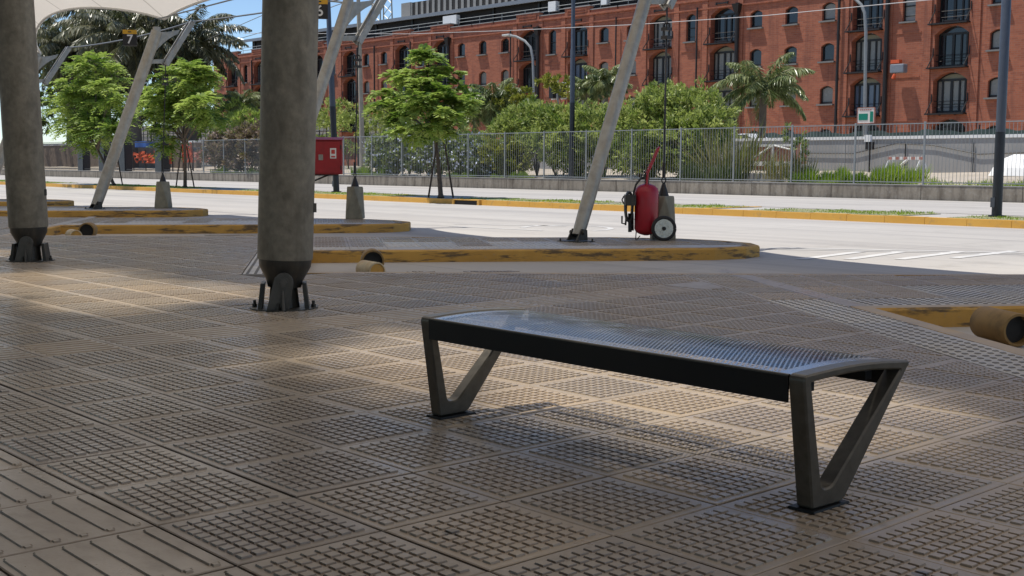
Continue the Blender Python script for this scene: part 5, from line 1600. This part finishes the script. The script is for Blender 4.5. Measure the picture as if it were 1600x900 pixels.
mb = MB(); mb.bx((a[0]+b[0])/2-.03, (a[0]+b[0])/2+.05, 46.17, 46.199, b[2]+.1, a[2]-.1); mb.bx(a[0]-.12, a[0]-.03, 46.15, 46.25, .4, a[2]); mb.build('post', M['whitelabel'], t0)
# concrete slab stub, grey box, orange nets on the left
a = gy(1157, 270, 45); b = gy(1215, 287, 45)
mb = MB(); mb.bx(a[0], b[0], 45, 45.5, .3, a[2]); mb.build('concrete_stub', M['rampwall'], label='low grey concrete stub on the low wall behind the sedge', cat='concrete block', bevel=.03)
q = gy(1358, 220, 55.5)
t0 = thing('control_box', (q[0], 55.5, .8), 'small white and black control box on a thin post against the ramp wall', 'box')
mb = MB(); mb.tube([(q[0], 55.6, .7), (q[0], 55.6, q[2])], .04, 6); mb.build('post', M['iron'], t0)
mb = MB(); mb.bx(q[0]-.22, q[0]+.12, 55.4, 55.6, q[2]-.05, q[2]+.3); mb.build('cover', M['white'], t0)
mb = MB(); mb.bx(q[0]-.18, q[0]+.25, 55.42, 55.6, q[2]-.45, q[2]-.06); mb.build('case', M['iron'], t0)
q = gy(1590, 252, 53)
mb = MB(); mb.add(*(lambda: ([(q[0]+math.cos(R(a_))*r_*1.3+.1*math.sin(a_*3), 53+math.sin(R(a_))*r_, .75+z_) for z_, r_ in ((0, 1.), (.35, .85), (.75, .5), (.95, .12)) for a_ in range(0, 360, 30)],
       [(l*12+k, l*12+(k+1) % 12, (l+1)*12+(k+1) % 12, (l+1)*12+k) for l in range(3) for k in range(12)]+[tuple(range(36, 48))]))())
mb.build('sand_heap', M['cap'], label='pale heap of sand against the ramp wall at the right edge', cat='sand heap')
def net(px0, px1, py0, py1, Y, label, mat='orange'):
    a = gy(px0, py0, Y); b = gy(px1, py1, Y)
    t0 = thing('safety_net', ((a[0]+b[0])/2, Y, .4), label, 'safety net', 'orange safety nets behind the dark railing')
    mb = MB(); nx_ = 12
    V = []; 
    for j in range(5):
        for i in range(nx_+1):
            s_ = i/nx_; x = a[0]+(b[0]-a[0])*s_; z = b[2]+(a[2]-b[2])*j/4*(1-.25*math.sin(s_*7)**2)
            V.append((x, Y+.15*math.sin(i*1.7+j), z))
    mb.add(V, [(j*(nx_+1)+i, j*(nx_+1)+i+1, (j+1)*(nx_+1)+i+1, (j+1)*(nx_+1)+i) for j in range(4) for i in range(nx_) if (i+j) % 3])
    o = mb.build('mesh', M[mat], t0); so_ = o.modifiers.new('Solid', 'SOLIDIFY'); so_.thickness = .03
    mb = MB()
    for s_ in (0, .5, 1): x = a[0]+(b[0]-a[0])*s_; mb.tube([(x, Y+.1, .3), (x, Y+.1, a[2]+.1)], .05, 6)
    mb.build('stake', M['stake'], t0)
net(207, 245, 236, 255, 46, 'sagging orange safety net left of the orange panel')
net(258, 268, 224, 256, 46, 'tall narrow orange safety panel between the two left trees')
net(284, 300, 222, 254, 46, 'orange safety net behind the trunk of the tree left of the main column')
net(298, 334, 234, 254, 48, 'low red orange net below the dark roof sheet', 'terracotta')
a = gy(210, 221, 50); b = gy(232, 230, 50)
mb = MB(); mb.bx(a[0], b[0], 50, 51.2, b[2], a[2]); mb.build('blue_crate', M['blue'], label='small blue crate behind the dark railing', cat='crate', bevel=.04)
a = gy(296, 226, 49); b = gy(334, 236, 49)
mb = MB(); mb.hexa([(a[0], 49, a[2]-.5), (b[0], 49, a[2]-1.0), (b[0], 52, a[2]-1.0), (a[0], 52, a[2]-.5)], [(a[0], 49, a[2]-.2), (b[0], 49, a[2]-.7), (b[0], 52, a[2]-.7), (a[0], 52, a[2]-.2)])
mb.build('roof_sheet', M['pole_dark'], label='dark sloping sheet roof over the red net behind the dark railing', cat='roof sheet')
a = gy(20, 226, 52); b = gy(130, 262, 52)
t0 = thing('rubble_wall', (-120, 52, .4), 'long low brown rubble wall behind the dark railing', 'wall')
mb = MB(); mb.bx(-190, -100, 52, 52.5, .2, a[2]-.2); mb.build('wall_body', M['brownwall'], t0)
mb = MB(); mb.bx(-190, -100, 51.95, 52.55, a[2]-.197, a[2]-.05); mb.build('coping', M['cap'], t0)
# white site sheds / screens far behind
def screen(px0, px1, py0, py1, Y, label, mat='eave', grid=True):
    a = gy(px0, py0, Y); b = gy(px1, py1, Y)
    t0 = thing('site_screen', ((a[0]+b[0])/2, Y, .6), label, 'screen', 'pale mesh screens in front of the warehouse')
    mb = MB(); mb.bx(a[0], b[0], Y, Y+.08, .6, a[2]); mb.build('sheet', M['rampwall'], t0)
    mb = MB(); n_ = max(3, int((b[0]-a[0])/1.3))
    for k in range(n_+1): x = a[0]+(b[0]-a[0])*k/n_; mb.bx(x-.04, x+.04, Y-.06, Y-.002, .6, a[2]+.25)
    for z in (a[2]-.1, a[2]-1.2, a[2]-2.3): mb.bx(a[0], b[0], Y-.11, Y-.061, z-.04, z+.04)
    mb.build('grid', M['iron'], t0)
screen(560, 616, 185, 240, 72, 'pale screen with a black grid right of the utility pole')
screen(488, 522, 188, 240, 72, 'pale screen with a black grid behind the red cabinet')
screen(205, 385, 198, 240, 78, 'long pale screen with a black grid behind the left trees')
# green netting and cars at the foot of the warehouse
t0 = thing('green_netting', (-55, 76, .8), 'dark green site netting along the foot of the warehouse', 'netting')
mb = MB(); V = []; xs = np.linspace(-66, -28, 60)
for z_ in (.7, 2.2, None):
    for i, x in enumerate(xs): V.append((x, 76+.15*math.sin(i*1.3), z_ if z_ else 3.55+.10*math.sin(i*.9)+.06*math.sin(i*2.3)))
mb.add(V, [(r_*60+i, r_*60+i+1, (r_+1)*60+i+1, (r_+1)*60+i) for r_ in range(2) for i in range(59)])
o = mb.build('sheet', M['tarp'], t0); so_ = o.modifiers.new('Solid', 'SOLIDIFY'); so_.thickness = .02
mb = MB()
for x in np.arange(-66, -28, 3.): mb.tube([(x, 76.2, .5), (x, 76.2, 3.9)], .05, 6)
mb.build('post', M['iron'], t0)
def car(c_, mat, label, L_=4.3):
    x, y, z = c_
    t0 = thing('parked_car', c_, label, 'car', 'cars parked below the warehouse')
    pr_ = [(-L_/2, .35), (-L_/2, .75), (-L_/2+.15, .9), (-L_*.26, .98), (-L_*.10, 1.42), (L_*.22, 1.45), (L_*.40, 1.0), (L_/2-.05, .92), (L_/2, .5), (L_/2-.05, .3)]
    mb = MB(); mb.prism(pr_, (x, y-.85, z), (1, 0, 0), (0, 0, 1), (0, 1, 0), 1.7); mb.build('body', M[mat], t0, bevel=.07)
    wn = [(-L_*.22, 1.0), (-L_*.095, 1.37), (L_*.20, 1.39), (L_*.34, 1.02)]
    mb = MB(); mb.prism(wn, (x, y-.875, z), (1, 0, 0), (0, 0, 1), (0, 1, 0), .02); mb.build('side_window', M['glass_dark'], t0); mb = MB(); mb.prism(wn, (x, y+.855, z), (1, 0, 0), (0, 0, 1), (0, 1, 0), .02); mb.build('side_window', M['glass_dark'], t0)
    mb = MB(); mb.hexa([(x-L_*.255, y-.75, z+1.0), (x-L_*.255, y+.75, z+1.0), (x-L_*.245, y+.75, z+1.01), (x-L_*.245, y-.75, z+1.01)], [(x-L_*.118, y-.7, z+1.40), (x-L_*.118, y+.7, z+1.40), (x-L_*.108, y+.7, z+1.39), (x-L_*.108, y-.7, z+1.39)]); mb.build('windscreen', M['glass_blue'], t0)
    for e in (-L_*.31, L_*.30):
        for g in (-.86, .86):
            mb = MB(); mb.tube([(x+e, y+g-.1, z+.31), (x+e, y+g+.1, z+.31)], .31, 18); wv = mb.build('wheel', M['rubber'], t0)
            mb = MB(); mb.tube([(x+e, y+g-.115, z+.31), (x+e, y+g+.115, z+.31)], .19, 14); mb.build('rim', M['chrome'], wv)
q = gy(1165, 214, 66); car((q[0]-.2, 66, q[2]-1.25), 'car_white', 'white car parked beyond the reeds at the foot of the warehouse')
mb = MB()
q = gy(775, 226, 58); car((q[0], 58, q[2]-1.1), 'car_blue', 'pale blue car parked behind the flowering shrubs')
